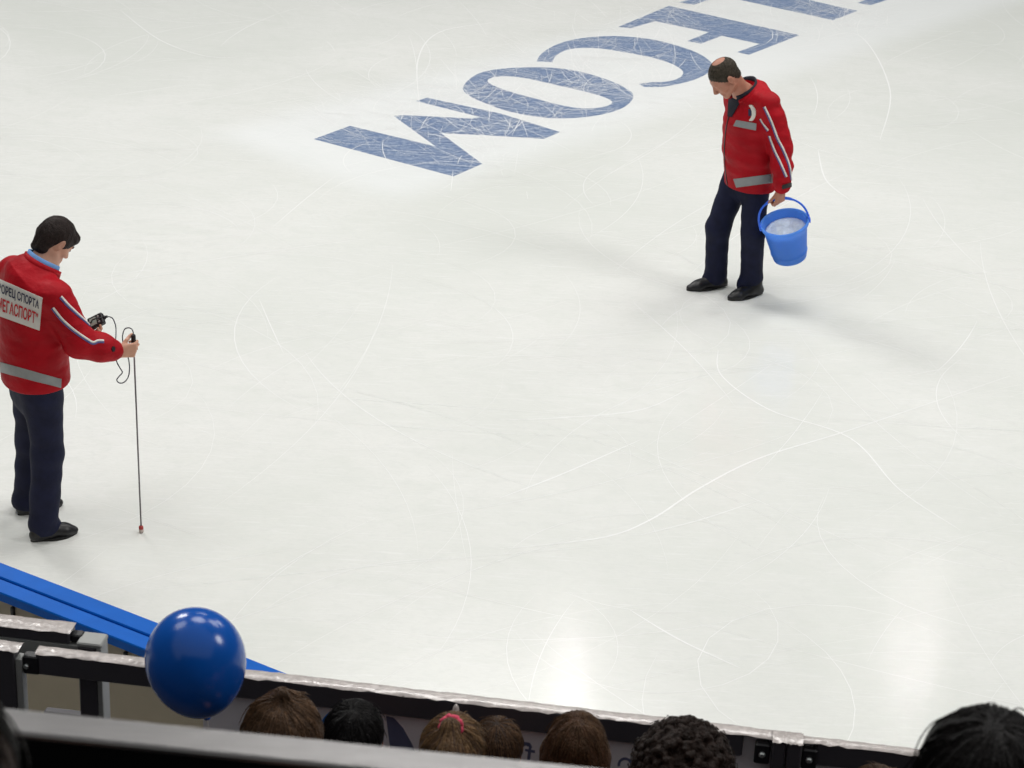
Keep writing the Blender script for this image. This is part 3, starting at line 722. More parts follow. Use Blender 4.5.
fw, lf, up = fr1
fd = Field(V3(.95, 13.55, 0), V3(2.05, 14.6, 1.78), .0042)
add_head(fd, hdc, fr1, 1.05)
fd.cone(nek - Z * .04 , hdc - fw * .035 - up * .03, .062, .056, .03)
limb(fd, [nek - Z * .03, chest, belly, pel], [.07, .11, .11, .10], .06)
limb(fd, [shL, elL, wrL], [.05, .04, .027]); limb(fd, [shR, elR, wrR], [.05, .04, .027]); fd.cone(shL, shR, .05, .05, .04)
limb(fd, [hipL, kneL, ankL + Z * .02], [.075, .055, .042]); limb(fd, [hipR, kneR, ankR + Z * .02], [.075, .055, .042])
grip_d = nrm(V3(-.05, -.10, -1)); add_hand(fd, wrL - Z * .01, grip_d, nrm(V3(-.6, .8, 0) - 0 * Z), nrm(V3(-.8, -.6, 0)), 1.0, (.75, 1.45, 1.1), (.45, .55, .5), .02)
add_hand(fd, wrR, nrm(V3(-.1, 0, -1)), nrm(-Lf * -1.0 * -1), Fd, 1.0, (.25, .35, .3), (.4, .3, .4))
fd.cone(ankL, ankL + Fd * .05 - Z * .05, .03, .022, .01); fd.cone(ankR, ankR + Fd * .05 - Z * .05, .03, .022, .01)
V, F = fd.mesh(); body1 = obj('body', V, F, M['skin'], man1, True)
# trousers
fd = Field(V3(1.15, 13.7, 0), V3(1.95, 14.55, 1.05), .006)
torso_chain(fd, Fd, [(pel + Z * .03, .165, .115), (pel - Z * .10, .172, .125)], .05)
drp = V3(0, 0, 0)
limb(fd, [hipL, kneL, ankL - Z * .005], [.104, .082, .076], .035); limb(fd, [hipR, kneR, ankR - Z * .005], [.104, .083, .078], .035)
fd.cone(ankL, ankL + Fd * .055 - Z * .03, .07, .056, .03); fd.cone(ankR, ankR + Fd * .055 - Z * .03, .07, .054, .03)
w1 = fbm(.0035, (4, 7), 3, (.5, .5, 1.6)); fd.noise(w1)
fd.half(V3(0, 0, .032), -Z, .004)
V, F = fd.mesh(); obj('trousers', V, F, M['navy'], man1, True)
hl, tl = ground(763, 293), ground(727.5, 300.5); hr_, tr = ground(728, 286.5) , ground(686, 290.5)
shoe(man1, hl, tl, M['shoe']); shoe(man1, hr_ + Z * .012, tr, M['shoe'])
# jacket
fd = Field(V3(1.05, 13.6, .66), V3(2.05, 14.6, 1.62), .0055)
torso_chain(fd, Fd, [(hem - Z * .005, .178, .135), (hem + Z * .05, .190, .145), (belly, .195, .148), (chest - Z * .03, .198, .145), (chest + Z * .10, .165, .115), (nek - Z * .05, .085, .075)], .07)
fd.cone(shL - Lf * .02 + Z * .005, shR + Lf * .02 + Z * .005, .078, .078, .05)
cfL = wrL + Z * .015
limb(fd, [shL, elL, elL * .5 + cfL * .5, cfL], [.088, .076, .071, .062], .03); limb(fd, [shR, elR, wrR + Z * .03], [.088, .074, .060], .03)
fd.noise(fbm(.0085, (3.5, 6, 9, 13), 5, (.6, .6, 1.6)))
# folds where the sleeve hangs
fd.half(hem + Z * .004, -nrm(Z + V3(-.02, .0, 0)), .012)
a_ = nrm(cfL - elL); 
sl = fd.cone(cfL + a_ * .022, cfL + a_ * .2, .085, .085, .006, mode='cut') if False else None
# open throat: a wedge cut down to the shirt
zipb = at(729.5, 116, 13.95)
fd.cone(nek + Z * .022 + Fd * .03, nek + Z * .16, .066, .09, .012, mode='cut')
V, F = fd.mesh(); BV1 = bvh_of(V, F); jk1 = obj('jacket', V, F, M['red'], man1, True)
cfr = (nrm(Fd + V3(0, 0, -.42)), Lf, nrm(Z + Fd * .42))
collar('collar', nek - Z * .008 + Fd * .010, cfr, .094, .094, .050, .55, .10, .006, M['red'], jk1, .045)
collar('shirt_collar', nek + Z * .010 + Fd * .012, cfr, .078, .082, .052, .32, .10, .007, M['navy_shirt'], man1, .03)
patch('shirt_front', BV1, [(729, 99), (744, 96), (732, 117), (728, 116.5)], M['navy_shirt'], man1, .006, 26, 26)
# zip, piping, tapes, badge
ribbon('zip', smooth_hits(BV1, [(729, 116), (726, 130), (724.5, 150), (725.5, 170), (728, 188)]), .012, 0, M['black'], jk1)
for pts in ([(764, 107), (771, 122), (777, 138), (783, 150), (789, 166), (791, 180)], [(769, 136), (774, 150), (780, 163), (786, 177)], [(760, 119), (763, 124), (768, 131)]):
    h = smooth_hits(BV1, pts)
    if len(h) > 3: ribbon('piping', h, .011, -.5, M['white_trim'], jk1, .005, 'white piping on the sleeve'); ribbon('piping', h, .009, .5, M['blue_trim'], jk1, .004, 'blue piping on the sleeve')
patch('chest_tape', BV1, [(736.5, 120), (756.5, 123.5), (756, 130.5), (733.5, 126)], M['silver'], jk1, .004)
patch('hem_tape', BV1, [(733.5, 179), (773, 173.8), (773, 182.5), (736.5, 187.5)], M['silver'], jk1, .004, 20, 5)
cres = lambda s, t: ((s - .35) ** 2 / .42 + (t - .5) ** 2 / .25 < 1) and ((s + .15) ** 2 / .42 + (t - .5) ** 2 / .25 > 1)
patch('badge', BV1, [(748, 105), (756, 105), (756, 121), (748, 121)], M['white_trim'], jk1, .006, 18, 26, cres, 'white crescent badge')
patch('badge', BV1, [(748.5, 109), (752, 109), (752, 116), (748.5, 116)], M['sign_navy'], jk1, .004, 6, 8, None, 'dark blue centre of the badge')
patch('cuff_tab', BV1, [(782, 185.2), (793, 181.8), (793, 186.2), (782, 189)], M['black'], jk1, .007, 10, 4)
# hair: short at the back and sides, bald on the crown
fd = Field(hdc - .17, hdc + .17, .003)
q = lambda a, b, c_: hdc + a * fw + b * lf + c_ * up
fd.ell(q(-.016, 0, .036), fr1, (.105, .083, .095), .0)
fd.cone(q(-.07, .03, -.035), q(-.07, -.03, -.035), .03, .03, .03)
fd.noise(fbm(.0012, (60, 110), 4))
fd.ell(q(-.050, .0, .128), fr1, (.050, .042, .040), .006, 'cut')                 # bald crown
fd.ell(q(.125, 0, .0), fr1, (.055, .075, .072), .006, 'cut')                   # forehead
for b in (1, -1):
    fd.ell(q(.02, b * .085, -.055), fr1, (.045, .03, .05), .004, 'cut'); fd.ell(q(-.013, b * .085, -.008), fr1, (.022, .02, .034), .003, 'cut')
fd.half(q(-.02, 0, -.075), -up, .004)
V, F = fd.mesh(); obj('hair', V, F, M['hair_grey'], man1, True)
for b in (1, -1):
    MB().tube([q(.088, b * .016, .024), q(.089, b * .034, .028), q(.077, b * .052, .02)], [.004, .005, .003], 8).build('eyebrow', M['hair_grey'], man1, True)
    mb = MB(); mb.lathe(q(.0855, b * .032, .002) - fw * .004, fw, [(.0001, .0075), (.004, .0068), (.007, .004), (.0085, 0)], 14); mb.build('eye', M['eye'], man1, True)

# ---------------- the bucket
M['bucket'] = mat('translucent_blue_plastic', srgb(92, 160, 250), .35, spec=.5, var=.04)
nt = M['bucket'].node_tree; tl = nt.nodes.new('ShaderNodeBsdfTranslucent'); tl.inputs['Color'].default_value = srgb(160, 205, 255); ms = nt.nodes.new('ShaderNodeMixShader'); ms.inputs['Fac'].default_value = .5
nt.links.new(nt.nodes['Principled BSDF'].outputs[0], ms.inputs[1]); nt.links.new(tl.outputs[0], ms.inputs[2]); nt.links.new(ms.outputs[0], nt.nodes['Material Output'].inputs['Surface'])
M['handle'] = mat('blue_plastic_handle', srgb(48, 110, 240), .35, var=.04)
rc = at(784.5, 222, 13.83); bc_ = at(790, 257, 13.895); axb = nrm(rc - bc_); Hb = np.linalg.norm(rc - bc_); print('bucket', rc, bc_, Hb)
dist = np.linalg.norm(rc - CAM); Rr = 24.3 * dist / FPX; Rb = 16.8 * dist / FPX
bk = thing('bucket', bc_, 'blue plastic bucket carried by the balding man', 'bucket')
rad = lambda t: Rb + (Rr - .012 - Rb) * t
prof = [(.0001, .0), (Rb - .012, 0), (Rb, .006)] + [(rad(t), Hb * t) for t in (.08, .17)] + [(rad(.18) + .004, Hb * .18), (rad(.2) + .004, Hb * .2), (rad(.21), Hb * .21)] + [(rad(t), Hb * t) for t in (.3, .45, .6, .75, .86)]
prof += [(rad(.88) + .004, Hb * .88), (Rr - .006, Hb * .90), (Rr - .002, Hb * .955), (Rr, Hb * .985), (Rr, Hb), (Rr - .004, Hb * 1.008), (Rr - .014, Hb * 1.005)] + [(rad(t) - .004, Hb * t) for t in (.95, .8, .6, .4, .2, .05)] + [(.0001, .008)]
MB().lathe(bc_, axb, prof, 56).build('pail', M['bucket'], bk, True)
gp = wrL + grip_d * .098 + V3(-.010, .014, 0)                              # where the fingers close
gp = wrL + grip_d * .088 + nrm(V3(-.6, .8, 0)) * .030
hx = nrm(cx - axb * (cx @ axb)); e0, e1 = rc - axb * .012 - hx * (Rr - .0), rc - axb * .012 + hx * (Rr - .0)
hp = []
upv = nrm(gp - rc - hx * ((gp - rc) @ hx)); hh = (gp - rc) @ upv
for i in range(33):
    a = math.pi * i / 32; s_ = math.sin(a) ** .8
    hp.append(rc - axb * .012 * (1 - s_) - hx * math.cos(a) * Rr * 1.01 + upv * hh * s_ + hx * ((gp - rc) @ hx) * s_ * .6)
mb = MB(); mb.tube(hp, [.0075 + .003 * (abs(i - 16) < 6) for i in range(33)], 10); hd_ = mb.build('handle', M['handle'], bk, True)
for e, sg in ((e0, -1), (e1, 1)):
    MB().lathe(e + hx * sg * -.006, hx * sg, [(.0001, 0), (.024, 0), (.026, .004), (.024, .012), (.012, .015), (.0001, .016)], 20).build('handle_lug', M['handle'], bk, True)
M['slush'] = mat('white_shaved_ice', srgb(214, 228, 242), .6, var=.10, scale=22, bump=.8, bscale=50)
zc = .80; nn = 26; V = []; F = []; fw_b = hx; fl_b = np.cross(axb, hx); nsl = fbm(.008, (8, 16), 9)
V = [bc_ + axb * Hb * zc]
for r_ in range(1, 9):
    for k in range(nn):
        a = 2 * math.pi * k / nn; V.append(bc_ + axb * Hb * zc + (math.cos(a) * fw_b + math.sin(a) * fl_b) * (rad(zc) - .007) * r_ / 8)
V = np.array(V); V[:-nn] += axb * nsl(V[:-nn])[:, None]; b0 = len(V)
V = np.concatenate([V, [bc_ + axb * Hb * .1 + (math.cos(2 * math.pi * k / nn) * fw_b + math.sin(2 * math.pi * k / nn) * fl_b) * (rad(.1) - .007) for k in range(nn)]])
F = [(0, 1 + k, 1 + (k + 1) % nn) for k in range(nn)]
for r_ in range(8):
    o0 = 1 + r_ * nn; o1 = o0 + nn
    for k in range(nn): F.append((o0 + k, o1 + k, o1 + (k + 1) % nn, o0 + (k + 1) % nn))
F.append(tuple(range(b0, b0 + nn))[::-1])
tag(obj('shaved_ice', V, F, M['slush'], None, True), 'pale shaved ice inside the blue bucket', 'ice', kind='stuff')

# ---------------- the man with the probe
F2 = nrm(V3(.84, .545, 0)); L2 = np.cross(Z, F2); R2 = -L2
tip = ground(141.3, 532.5); top = at(133.2, 331.5, 10.235); axp = nrm(top - tip)
along = lambda y_: tip + axp * (np.linalg.norm(top - tip) * (532.5 - y_) / 201.0)
shR2 = at(55, 297, 10.12); shL2 = at(14, 274, 10.42); elR2 = at(79, 342, 10.10)
hdR = nrm(V3(.93, .30, .05)); wrR2 = along(347) - hdR * .092 - L2 * .028; print('wr', wrR2)
nek2 = at(41, 266, 10.28); hdc2 = at(55.5, 241, 10.36)
pel2 = at(36, 372, 10.22)
hipR2 = pel2 + R2 * .09 - Z * .03; hipL2 = pel2 + L2 * .09 - Z * .03
ankR2 = at(43.5, 522, 10.09); kneR2 = at(47.5, 452, 10.13); ankL2 = at(27.5, 500, 10.38); kneL2 = at(31, 440, 10.36)
chest2 = at(33, 306, 10.26); belly2 = at(33, 345, 10.24); hem2 = at(36, 383, 10.23)
elL2 = shL2 + V3(.16, .12, -.25); wrL2 = at(74, 337.5, 10.60)
print('L thigh', np.linalg.norm(hipR2 - kneR2), np.linalg.norm(kneR2 - ankR2), np.linalg.norm(hipL2 - kneL2), np.linalg.norm(kneL2 - ankL2), 'arm', np.linalg.norm(shR2 - elR2), np.linalg.norm(elR2 - wrR2), 'L arm', np.linalg.norm(shL2 - elL2), np.linalg.norm(elL2 - wrL2), 'sh', np.linalg.norm(shL2 - shR2), pel2, ankR2, ankL2, hdc2, shR2, shL2)
man2 = thing('person', (pel2[0], pel2[1], 0), 'dark-haired man in a red lettered jacket holding a long probe upright on the ice', 'person')
fr2 = head_frame(V3(.74, .67, 0), math.radians(44))
fw, lf, up = fr2
fd = Field(V3(-2.95, 9.75, 0), V3(-1.75, 10.85, 1.85), .0042)
add_head(fd, hdc2, fr2, .97)
fd.cone(nek2 - Z * .04, hdc2 - fw * .035 - up * .03, .062, .056, .03)
limb(fd, [nek2 - Z * .03, chest2, belly2, pel2], [.07, .11, .11, .10], .06)
limb(fd, [shR2, elR2, wrR2], [.05, .042, .028]); limb(fd, [shL2, elL2, wrL2], [.05, .042, .028]); fd.cone(shL2, shR2, .05, .05, .04)
limb(fd, [hipL2, kneL2, ankL2 + Z * .02], [.075, .055, .042]); limb(fd, [hipR2, kneR2, ankR2 + Z * .02], [.075, .055, .042])
fa = nrm(wrR2 - elR2)
add_hand(fd, wrR2, hdR, L2, Z, .97, (1.05, 1.5, .9), (.75, .75, .5), .03)
add_hand(fd, wrL2, nrm(V3(.9, .2, .02)), nrm(Z + V3(-.1, -.25, 0)), nrm(V3(-.3, 1, 0)) * 1.0, 1.0, (.35, .7, .6), (.7, .6, .4), .05)
fd.cone(ankL2, ankL2 + F2 * .05 - Z * .05, .03, .022, .01); fd.cone(ankR2, ankR2 + F2 * .05 - Z * .05, .03, .022, .01)
V, F = fd.mesh(); obj('body', V, F, M['skin_pale'], man2, True)
# trousers
fd = Field(V3(-2.95, 9.8, 0), V3(-2.15, 10.65, 1.1), .006)
torso_chain(fd, F2, [(pel2 + Z * .04, .165, .12), (pel2 - Z * .09, .175, .13)], .05)
limb(fd, [hipR2, kneR2, ankR2 - Z * .005], [.106, .083, .078], .03); limb(fd, [hipL2, kneL2, ankL2 - Z * .005], [.104, .080, .074], .03)
fd.cone(ankL2, ankL2 + F2 * .045 - Z * .03, .078, .055, .03); fd.cone(ankR2, ankR2 + F2 * .045 - Z * .03, .078, .055, .03)
fd.cone(hipR2 - F2 * .03, hipR2 - F2 * .03 - Z * .1, .085, .07, .05); fd.cone(hipL2 - F2 * .03, hipL2 - F2 * .03 - Z * .1, .085, .07, .05)
fd.noise(fbm(.004, (4, 7), 13, (.5, .5, 1.6))); fd.half(V3(0, 0, .03), -Z, .004)
V, F = fd.mesh(); obj('trousers', V, F, M['navy'], man2, True)
h_, t_ = ground(30, 541.5), ground(78, 532)
shoe(man2, h_, t_, M['shoe']); dd = t_ - h_; hL = ground(17, 515); shoe(man2, hL, hL + dd * V3(.95, 1.15, 0), M['shoe'])
# jacket
fd = Field(V3(-3.0, 9.75, .78), V3(-1.8, 10.85, 1.75), .0055)
torso_chain(fd, F2, [(hem2 - Z * .005, .190, .155), (hem2 + Z * .05, .20, .162), (belly2, .205, .155), (chest2 - Z * .02, .205, .15), (chest2 + Z * .11, .17, .12), (nek2 - Z * .045, .085, .075)], .07)
fd.cone(shR2 + L2 * .03, shL2 - L2 * .02, .08, .085, .07)
limb(fd, [shR2, elR2, elR2 * .45 + wrR2 * .55, wrR2 - fa * .030], [.092, .078, .070, .056], .04); limb(fd, [shL2, elL2, wrL2 - nrm(wrL2 - elL2) * .02], [.09, .076, .058], .03)
fd.noise(fbm(.008, (3.5, 6, 9, 13), 15, (.6, .6, 1.5)))
fd.half(hem2 + Z * .022, -nrm(Z + V3(-.06, 0, 0)), .012)
fd.cone(nek2 + Z * .022 + F2 * .02, nek2 + Z * .15, .066, .09, .012, mode='cut')
V, F = fd.mesh(); BV2 = bvh_of(V, F); jk2 = obj('jacket', V, F, M['red'], man2, True)
cfr = (nrm(F2 + V3(0, 0, -.40)), L2, nrm(Z + F2 * .40))
collar('collar', nek2 - Z * .004 + F2 * .004, cfr, .096, .094, .050, .58, .04, .006, M['red'], jk2, .04)
collar('shirt_collar', nek2 + Z * .010 + F2 * .008, cfr, .080, .080, .054, .60, .05, .006, M['blue_shirt'], man2, .03, )
# sign on the back with its two lines
QS = [(-7, 276), (42.6, 297.8), (39.6, 330.4), (-7.5, 313.5)]
sg = patch('back_panel', BV2, QS, M['sign_white'], jk2, .004, 26, 14, None, 'white lettered panel across the back')
def lerpq(u0, v0, u1, v1):
    a, b, c, d_ = [np.array(q_) for q_ in QS]; f_ = lambda s, t: tuple((a * (1 - s) + b * s) * (1 - t) + (d_ * (1 - s) + c * s) * t)
    return [f_(u0, v0), f_(u1, v0), f_(u1, v1), f_(u0, v1)]
text_on('lettering', BV2, 'ДВОРЕЦ СПОРТА', lerpq(.04, .10, .955, .40), M['sign_navy'], sg, .0065, .024, 'dark blue line of lettering')
text_on('lettering', BV2, '“МЕГАСПОРТ”', lerpq(.06, .48, .95, .84), M['sign_red'], sg, .0065, .024, 'red line of lettering')
for pts in ([(60.5, 297), (68, 305.5), (77, 314), (86, 322), (92, 328)], [(52.5, 308), (62, 320), (73, 330), (84, 338), (92.5, 343), (98, 341.5), (104, 341.5)]):
    h = smooth_hits(BV2, pts)
    if len(h) > 3: ribbon('piping', h, .010, -.5, M['white_trim'], jk2, .005, 'white piping on the sleeve'); ribbon('piping', h, .009, .5, M['blue_trim'], jk2, .004, 'violet piping on the sleeve')
patch('hem_tape', BV2, [(-14, 358), (61, 379), (60.5, 387.8), (-14, 368)], M['silver'], jk2, .005, 30, 5)
patch('cuff_button', BV2, [(111.5, 346.5), (114.5, 346.5), (114.5, 351.5), (111.5, 351.5)], M['black'], jk2, .006, 5, 5, lambda s, t: (s - .5) ** 2 + (t - .5) ** 2 < .25)
# hair
fd = Field(hdc2 - .18, hdc2 + .18, .003)
q = lambda a, b, c_: hdc2 + a * fw + b * lf + c_ * up
fd.ell(q(-.014, 0, .034), fr2, (.103, .083, .095), .0)
for b in (-1, 0, 1): fd.cone(q(-.066, b * .03, -.0), q(-.058, b * .034, -.075), .036, .027, .03)
fd.cone(q(.066, .03, .066), q(.066, -.03, .066), .028, .028, .03)
fd.noise(fbm(.0022, (25, 50, 90), 14, (1, 1, .4)))
fd.ell(q(.118, 0, -.03), fr2, (.058, .08, .080), .006, 'cut')
for b in (1, -1):
    fd.ell(q(.028, b * .09, -.060), fr2, (.045, .03, .065), .004, 'cut'); fd.ell(q(-.013, b * .092, -.012), fr2, (.022, .02, .032), .003, 'cut')
fd.half(q(-.03, 0, -.104), -up, .004)
V, F = fd.mesh(); obj('hair', V, F, M['hair_dark'], man2, True)
for b in (1, -1):
    MB().tube([q(.088, b * .016, .024), q(.089, b * .034, .028), q(.077, b * .052, .02)], [.004, .005, .003], 8).build('eyebrow', M['hair_dark'], man2, True)
    mb = MB(); mb.lathe(q(.0855, b * .032, .002) - fw * .004, fw, [(.0001, .0075), (.004, .0068), (.007, .004), (.0085, 0)], 14); mb.build('eye', M['eye'], man2, True)

# ---------------- probe with its cable, and the meter
pr = thing('probe', tip, 'long thin upright probe held by the dark-haired man, tip on the ice', 'probe')
M['rod'] = mat('dull_steel_rod', srgb(112, 108, 112), .4, metal=.4, var=.05)
MB().tube([along(527), along(420), along(356)], .0045, 8).build('rod', M['rod'], pr, True)
MB().lathe(along(353), axp, [(.0001, 0), (.007, .002), (.009, .01), (.010, .04), (.0125, .07), (.0125, .098), (.010, .106), (.006, .108), (.0001, .109)], 16).build('grip', M['black'], pr, True)
M['cap_red'] = mat('red_tip_band', srgb(176, 60, 60), .5); M['cap_white'] = mat('pale_tip', srgb(205, 190, 184), .5)
tp = MB().lathe(tip, axp, [(.0001, 0), (.010, .001), (.0125, .006), (.0125, .022)], 16).build('tip', M['cap_white'], pr, True, label='pale tip')
MB().lathe(tip + axp * .022, axp, [(.0125, 0), (.0125, .013), (.008, .019), (.004, .02)], 16).build('tip_band', M['cap_red'], tp, True)
cb = [at(105.5, 318, 10.66), at(109, 316.7, 10.66), at(113, 319, 10.64), at(115.8, 327, 10.6), at(115.8, 338, 10.52), at(115, 350, 10.44), at(116.5, 361, 10.40), at(120, 368, 10.38), at(122.3, 372.5, 10.37), at(119, 376.5, 10.36), at(116.8, 380, 10.36), at(119.5, 383, 10.36), at(124.5, 382, 10.36),
      at(128.5, 376, 10.36), at(129.5, 366, 10.35), at(127.5, 355, 10.34), at(123.5, 345, 10.34), at(122.6, 336, 10.32), at(124.5, 329.5, 10.29), at(128.5, 327.8, 10.27), at(131.8, 329.2, 10.25), at(133.0, 331.6, 10.236), at(133.3, 334, 10.236)]
M['cable'] = mat('dark_cable', srgb(52, 54, 66), .5)
MB().tube(spline(cb, 6), .0032, 7).build('cable', M['cable'], pr, True)
mt_c = at(96.5, 321.5, 10.66); ex = nrm(at(106, 318, 10.66) - at(90, 326, 10.66)); ez = nrm(Z - ex * (ex @ Z)); ey = np.cross(ez, ex)
mr = thing('handheld_meter', mt_c - ez * .02, 'small black handheld meter with a cable, in the far hand of the probe man', 'meter')
ez2 = nrm(ez * .72 - ey * .70); ey2 = np.cross(ez2, ex)
MB().box(mt_c, ex * .046, ey2 * .034, ez2 * .015, .005).build('case', M['black'], mr)
M['screen'] = mat('pale_green_display', srgb(160, 178, 168), .25)
MB().box(mt_c - ex * .012 + ez2 * .0150, ex * .020, ey2 * .022, ez2 * .0012).build('display', M['screen'], mr)
for i in range(3): MB().lathe(mt_c + ex * .022 + ey2 * (.016 - .016 * i) + ez2 * .0145, ez2, [(.006, 0), (.006, .003), (.004, .004), (.0001, .004)], 10).build('button', M['light_steel'], mr)
MB().tube([mt_c + ex * .044, mt_c + ex * .054, mt_c + ex * .063, mt_c + ex * .070], [.013, .011, .007, .0045], 12).build('plug', M['black'], mr, True)
MB().tube([mt_c + ex * -.03 + ez2 * .014, mt_c + ex * -.005 + ez2 * .034, mt_c + ex * .022 + ez2 * .030, mt_c + ex * .042 + ez2 * .008], .004, 8).build('strap', M['black'], mr, True)
#CROWD

# ================================================================== SPECTATORS
FWD = NV
def spectator(tp, Y, hw, style, hm, cloth, floor, pose, label, yaw=0.0, pitch=.2, bw=1.0, tint=None, seat=None):
    """tp: crown of the hair as seen from the stand; hw: half width of the hair in metres"""
    crown = at(tp[0], tp[1], Y); s = hw / .088
    F_ = nrm(FWD * math.cos(yaw) + U * math.sin(yaw)); L_ = np.cross(Z, F_); fr = head_frame(F_, pitch); fw, lf, up = fr
    hc = crown - up * .130 * s - fw * 0.005
    t = thing('person', (hc[0], hc[1], floor), label, 'person', kind='thing')
    nk = hc - up * .13 * s - fw * .02; top = nk[2] - .045; H = top - floor
    shw = .165 * bw
    sl, sr = nk + L_ * shw - Z * .07 * s, nk - L_ * shw - Z * .07 * s
    if pose == 'sit':
        pv = V3(nk[0], nk[1], (seat or floor + .42) + .11) - F_ * .04
        kn = [pv + L_ * a * .11 + F_ * .40 - Z * .01 for a in (1, -1)]; an = [V3(k[0], k[1], floor + .08) + F_ * .0 for k in kn]
    else:
        pv = V3(nk[0], nk[1], floor + H * .52) - F_ * .02
        kn = [pv + L_ * a * .07 * bw - Z * H * .23 for a in (1, -1)]; an = [V3(k[0], k[1], floor + .06) for k in kn]
    hp_ = [pv + L_ * a * .08 * bw - Z * .02 for a in (1, -1)]
    el = [q_ + L_ * a * .02 - Z * .24 * bw - F_ * .02 for q_, a in ((sl, 1), (sr, -1))]
    wr = [e + (F_ * .17 * bw - L_ * a * .04 - Z * .03 if pose == 'sit' else F_ * .05 - Z * .21 * bw) for e, a in zip(el, (1, -1))]
    allp = np.array([hc + Z * .2, hc - Z * .1, *kn, *an, *el, *wr, *[w_ + F_ * .14 for w_ in wr], pv, V3(nk[0], nk[1], floor)])
    lo, hi = allp.min(0) - .16, allp.max(0) + .16
    fd = Field(lo, hi, .007); add_head(fd, hc, fr, s)
    fd.cone(nk - Z * .05, hc - fw * .03 * s - up * .03, .058 * s, .052 * s, .03)
    limb(fd, [nk - Z * .06, pv], [.10 * bw, .10 * bw], .06)
    for q_, e, w_ in zip((sl, sr), el, wr): limb(fd, [q_, e, w_], [.045 * bw, .036 * bw, .024 * bw])
    for h_, k_, a_ in zip(hp_, kn, an): limb(fd, [h_, k_, a_], [.07 * bw, .05 * bw, .036 * bw]); fd.cone(a_, a_ + F_ * .1 * bw - Z * .035, .034 * bw, .03 * bw, .02)
    for w_, a in zip(wr, (1, -1)): add_hand(fd, w_, F_ if pose == 'sit' else -Z, -Z if pose == 'sit' else -L_ * a, -L_ * a if pose == 'sit' else F_, .95 * bw, (.3, .4, .3), (.5, .3, .4))
    V, F = fd.mesh(); obj('body', V, F, M['skin'], t, True)
    fd = Field(lo, hi, .011)
    fs = .66
    fd.cone(pv + Z * .02, nk - Z * .16, .165 * bw, .175 * bw, .05, flat=F_, fs=fs); fd.cone(nk - Z * .16, nk - Z * .03, .16 * bw, .07, .06, flat=F_, fs=.7)
    fd.cone(sl, sr, .07 * bw, .07 * bw, .05)
    for q_, e, w_ in zip((sl, sr), el, wr): limb(fd, [q_, e, w_], [.072 * bw, .06 * bw, .045 * bw], .03)
    fd.noise(fbm(.004, (4, 8), int(tp[0]) % 97)); V, F = fd.mesh(); obj('jacket', V, F, cloth, t, True)
    fd = Field(lo, hi, .011)
    for h_, k_, a_ in zip(hp_, kn, an): limb(fd, [h_, k_, a_ + Z * .02], [.095 * bw, .07 * bw, .06 * bw], .03)
    fd.cone(hp_[0], hp_[1], .10 * bw, .10 * bw, .03); V, F = fd.mesh(); obj('trousers', V, F, M['navy'], t, True)
    for a_ in an:
        hl_ = V3(a_[0], a_[1], floor + .002) - F_ * .06 * bw; shoe(t, hl_, hl_ + F_ * .25 * bw, M['shoe'])
    # hair
    fd = Field(hc - .30 * s - Z * .1, hc + .22 * s, .004)
    q = lambda a, b, c_: hc + s * (a * fw + b * lf + c_ * up)
    fd.ell(q(-.014, 0, .034), fr, (.106 * s, .088 * s, .098 * s), .0)
    fd.cone(q(-.06, .03, -.05), q(-.06, -.03, -.05), .036 * s, .036 * s, .04)
    if style == 'bob':
        for b in (-1, -.5, 0, .5, 1): fd.cone(q(-.055 + .035 * abs(b), b * .06, .0), q(-.075 + .06 * abs(b), b * .075, -.17), .045 * s, .03 * s, .03)
    if style == 'long':
        for b in (-1, -.5, 0, .5, 1): fd.cone(q(-.055 + .03 * abs(b), b * .062, .0), q(-.10 + .05 * abs(b), b * .085, -.25), .045 * s, .03 * s, .03)
    if style == 'pony':
        fd.cone(q(-.045, 0, .125), q(-.075, 0, .135), .020 * s, .026 * s, .008); fd.cone(q(-.075, 0, .135), q(-.13, -.01, .09), .026 * s, .034 * s, .012); fd.cone(q(-.13, -.01, .09), q(-.145, -.025, -.02), .034 * s, .034 * s, .015); fd.cone(q(-.145, -.025, -.02), q(-.14, -.03, -.14), .034 * s, .012 * s, .015)
    if style == 'tuft':
        fd.cone(q(-.03, .0, .13), q(-.045, -.005, .142), .022 * s, .012 * s, .02)
    r = np.random.default_rng(int(tp[0] * 7 + 9000))
    if style == 'curly':
        for b in (-1, -.5, 0, .5, 1): fd.cone(q(-.05 + .03 * abs(b), b * .065, .0), q(-.07 + .05 * abs(b), b * .085, -.13), .05 * s, .04 * s, .03)
        for k in range(900):
            dv = nrm(r.normal(size=3)); pt = hc + s * (-.014 * fw + .034 * up) + s * (dv @ fw * .108 * fw + dv @ lf * .092 * lf + dv @ up * .098 * up) * r.uniform(.99, 1.05)
            if dv @ fw < .55: fd.ell(pt, (fw, lf, up), (.0085 * s,) * 3, .003)
    fd.noise(fbm(.002, (22, 45, 80), int(tp[0]) % 89 + 3, (1, 1, .35)))
    fd.ell(q(.118, 0, -.035), fr, (.058 * s, .085 * s, .085 * s), .006, 'cut')
    for b in (1, -1): fd.ell(q(.04, b * .09, -.075), fr, (.045 * s, .03 * s, .05 * s), .004, 'cut')
    V, F = fd.mesh(); hbv = bvh_of(V, F); hair = obj('hair', V, F, hm, t, True)
    # single strands lying on the hair
    mb = MB(); c0 = hc + s * (-.014 * fw + .034 * up); pole = nrm(up - .35 * fw) if style != 'pony' else nrm(up * .93 - .36 * fw)
    e1 = nrm(np.cross(pole, lf)); e2 = np.cross(pole, e1)
    ns = 0 if style == 'curly' else 230
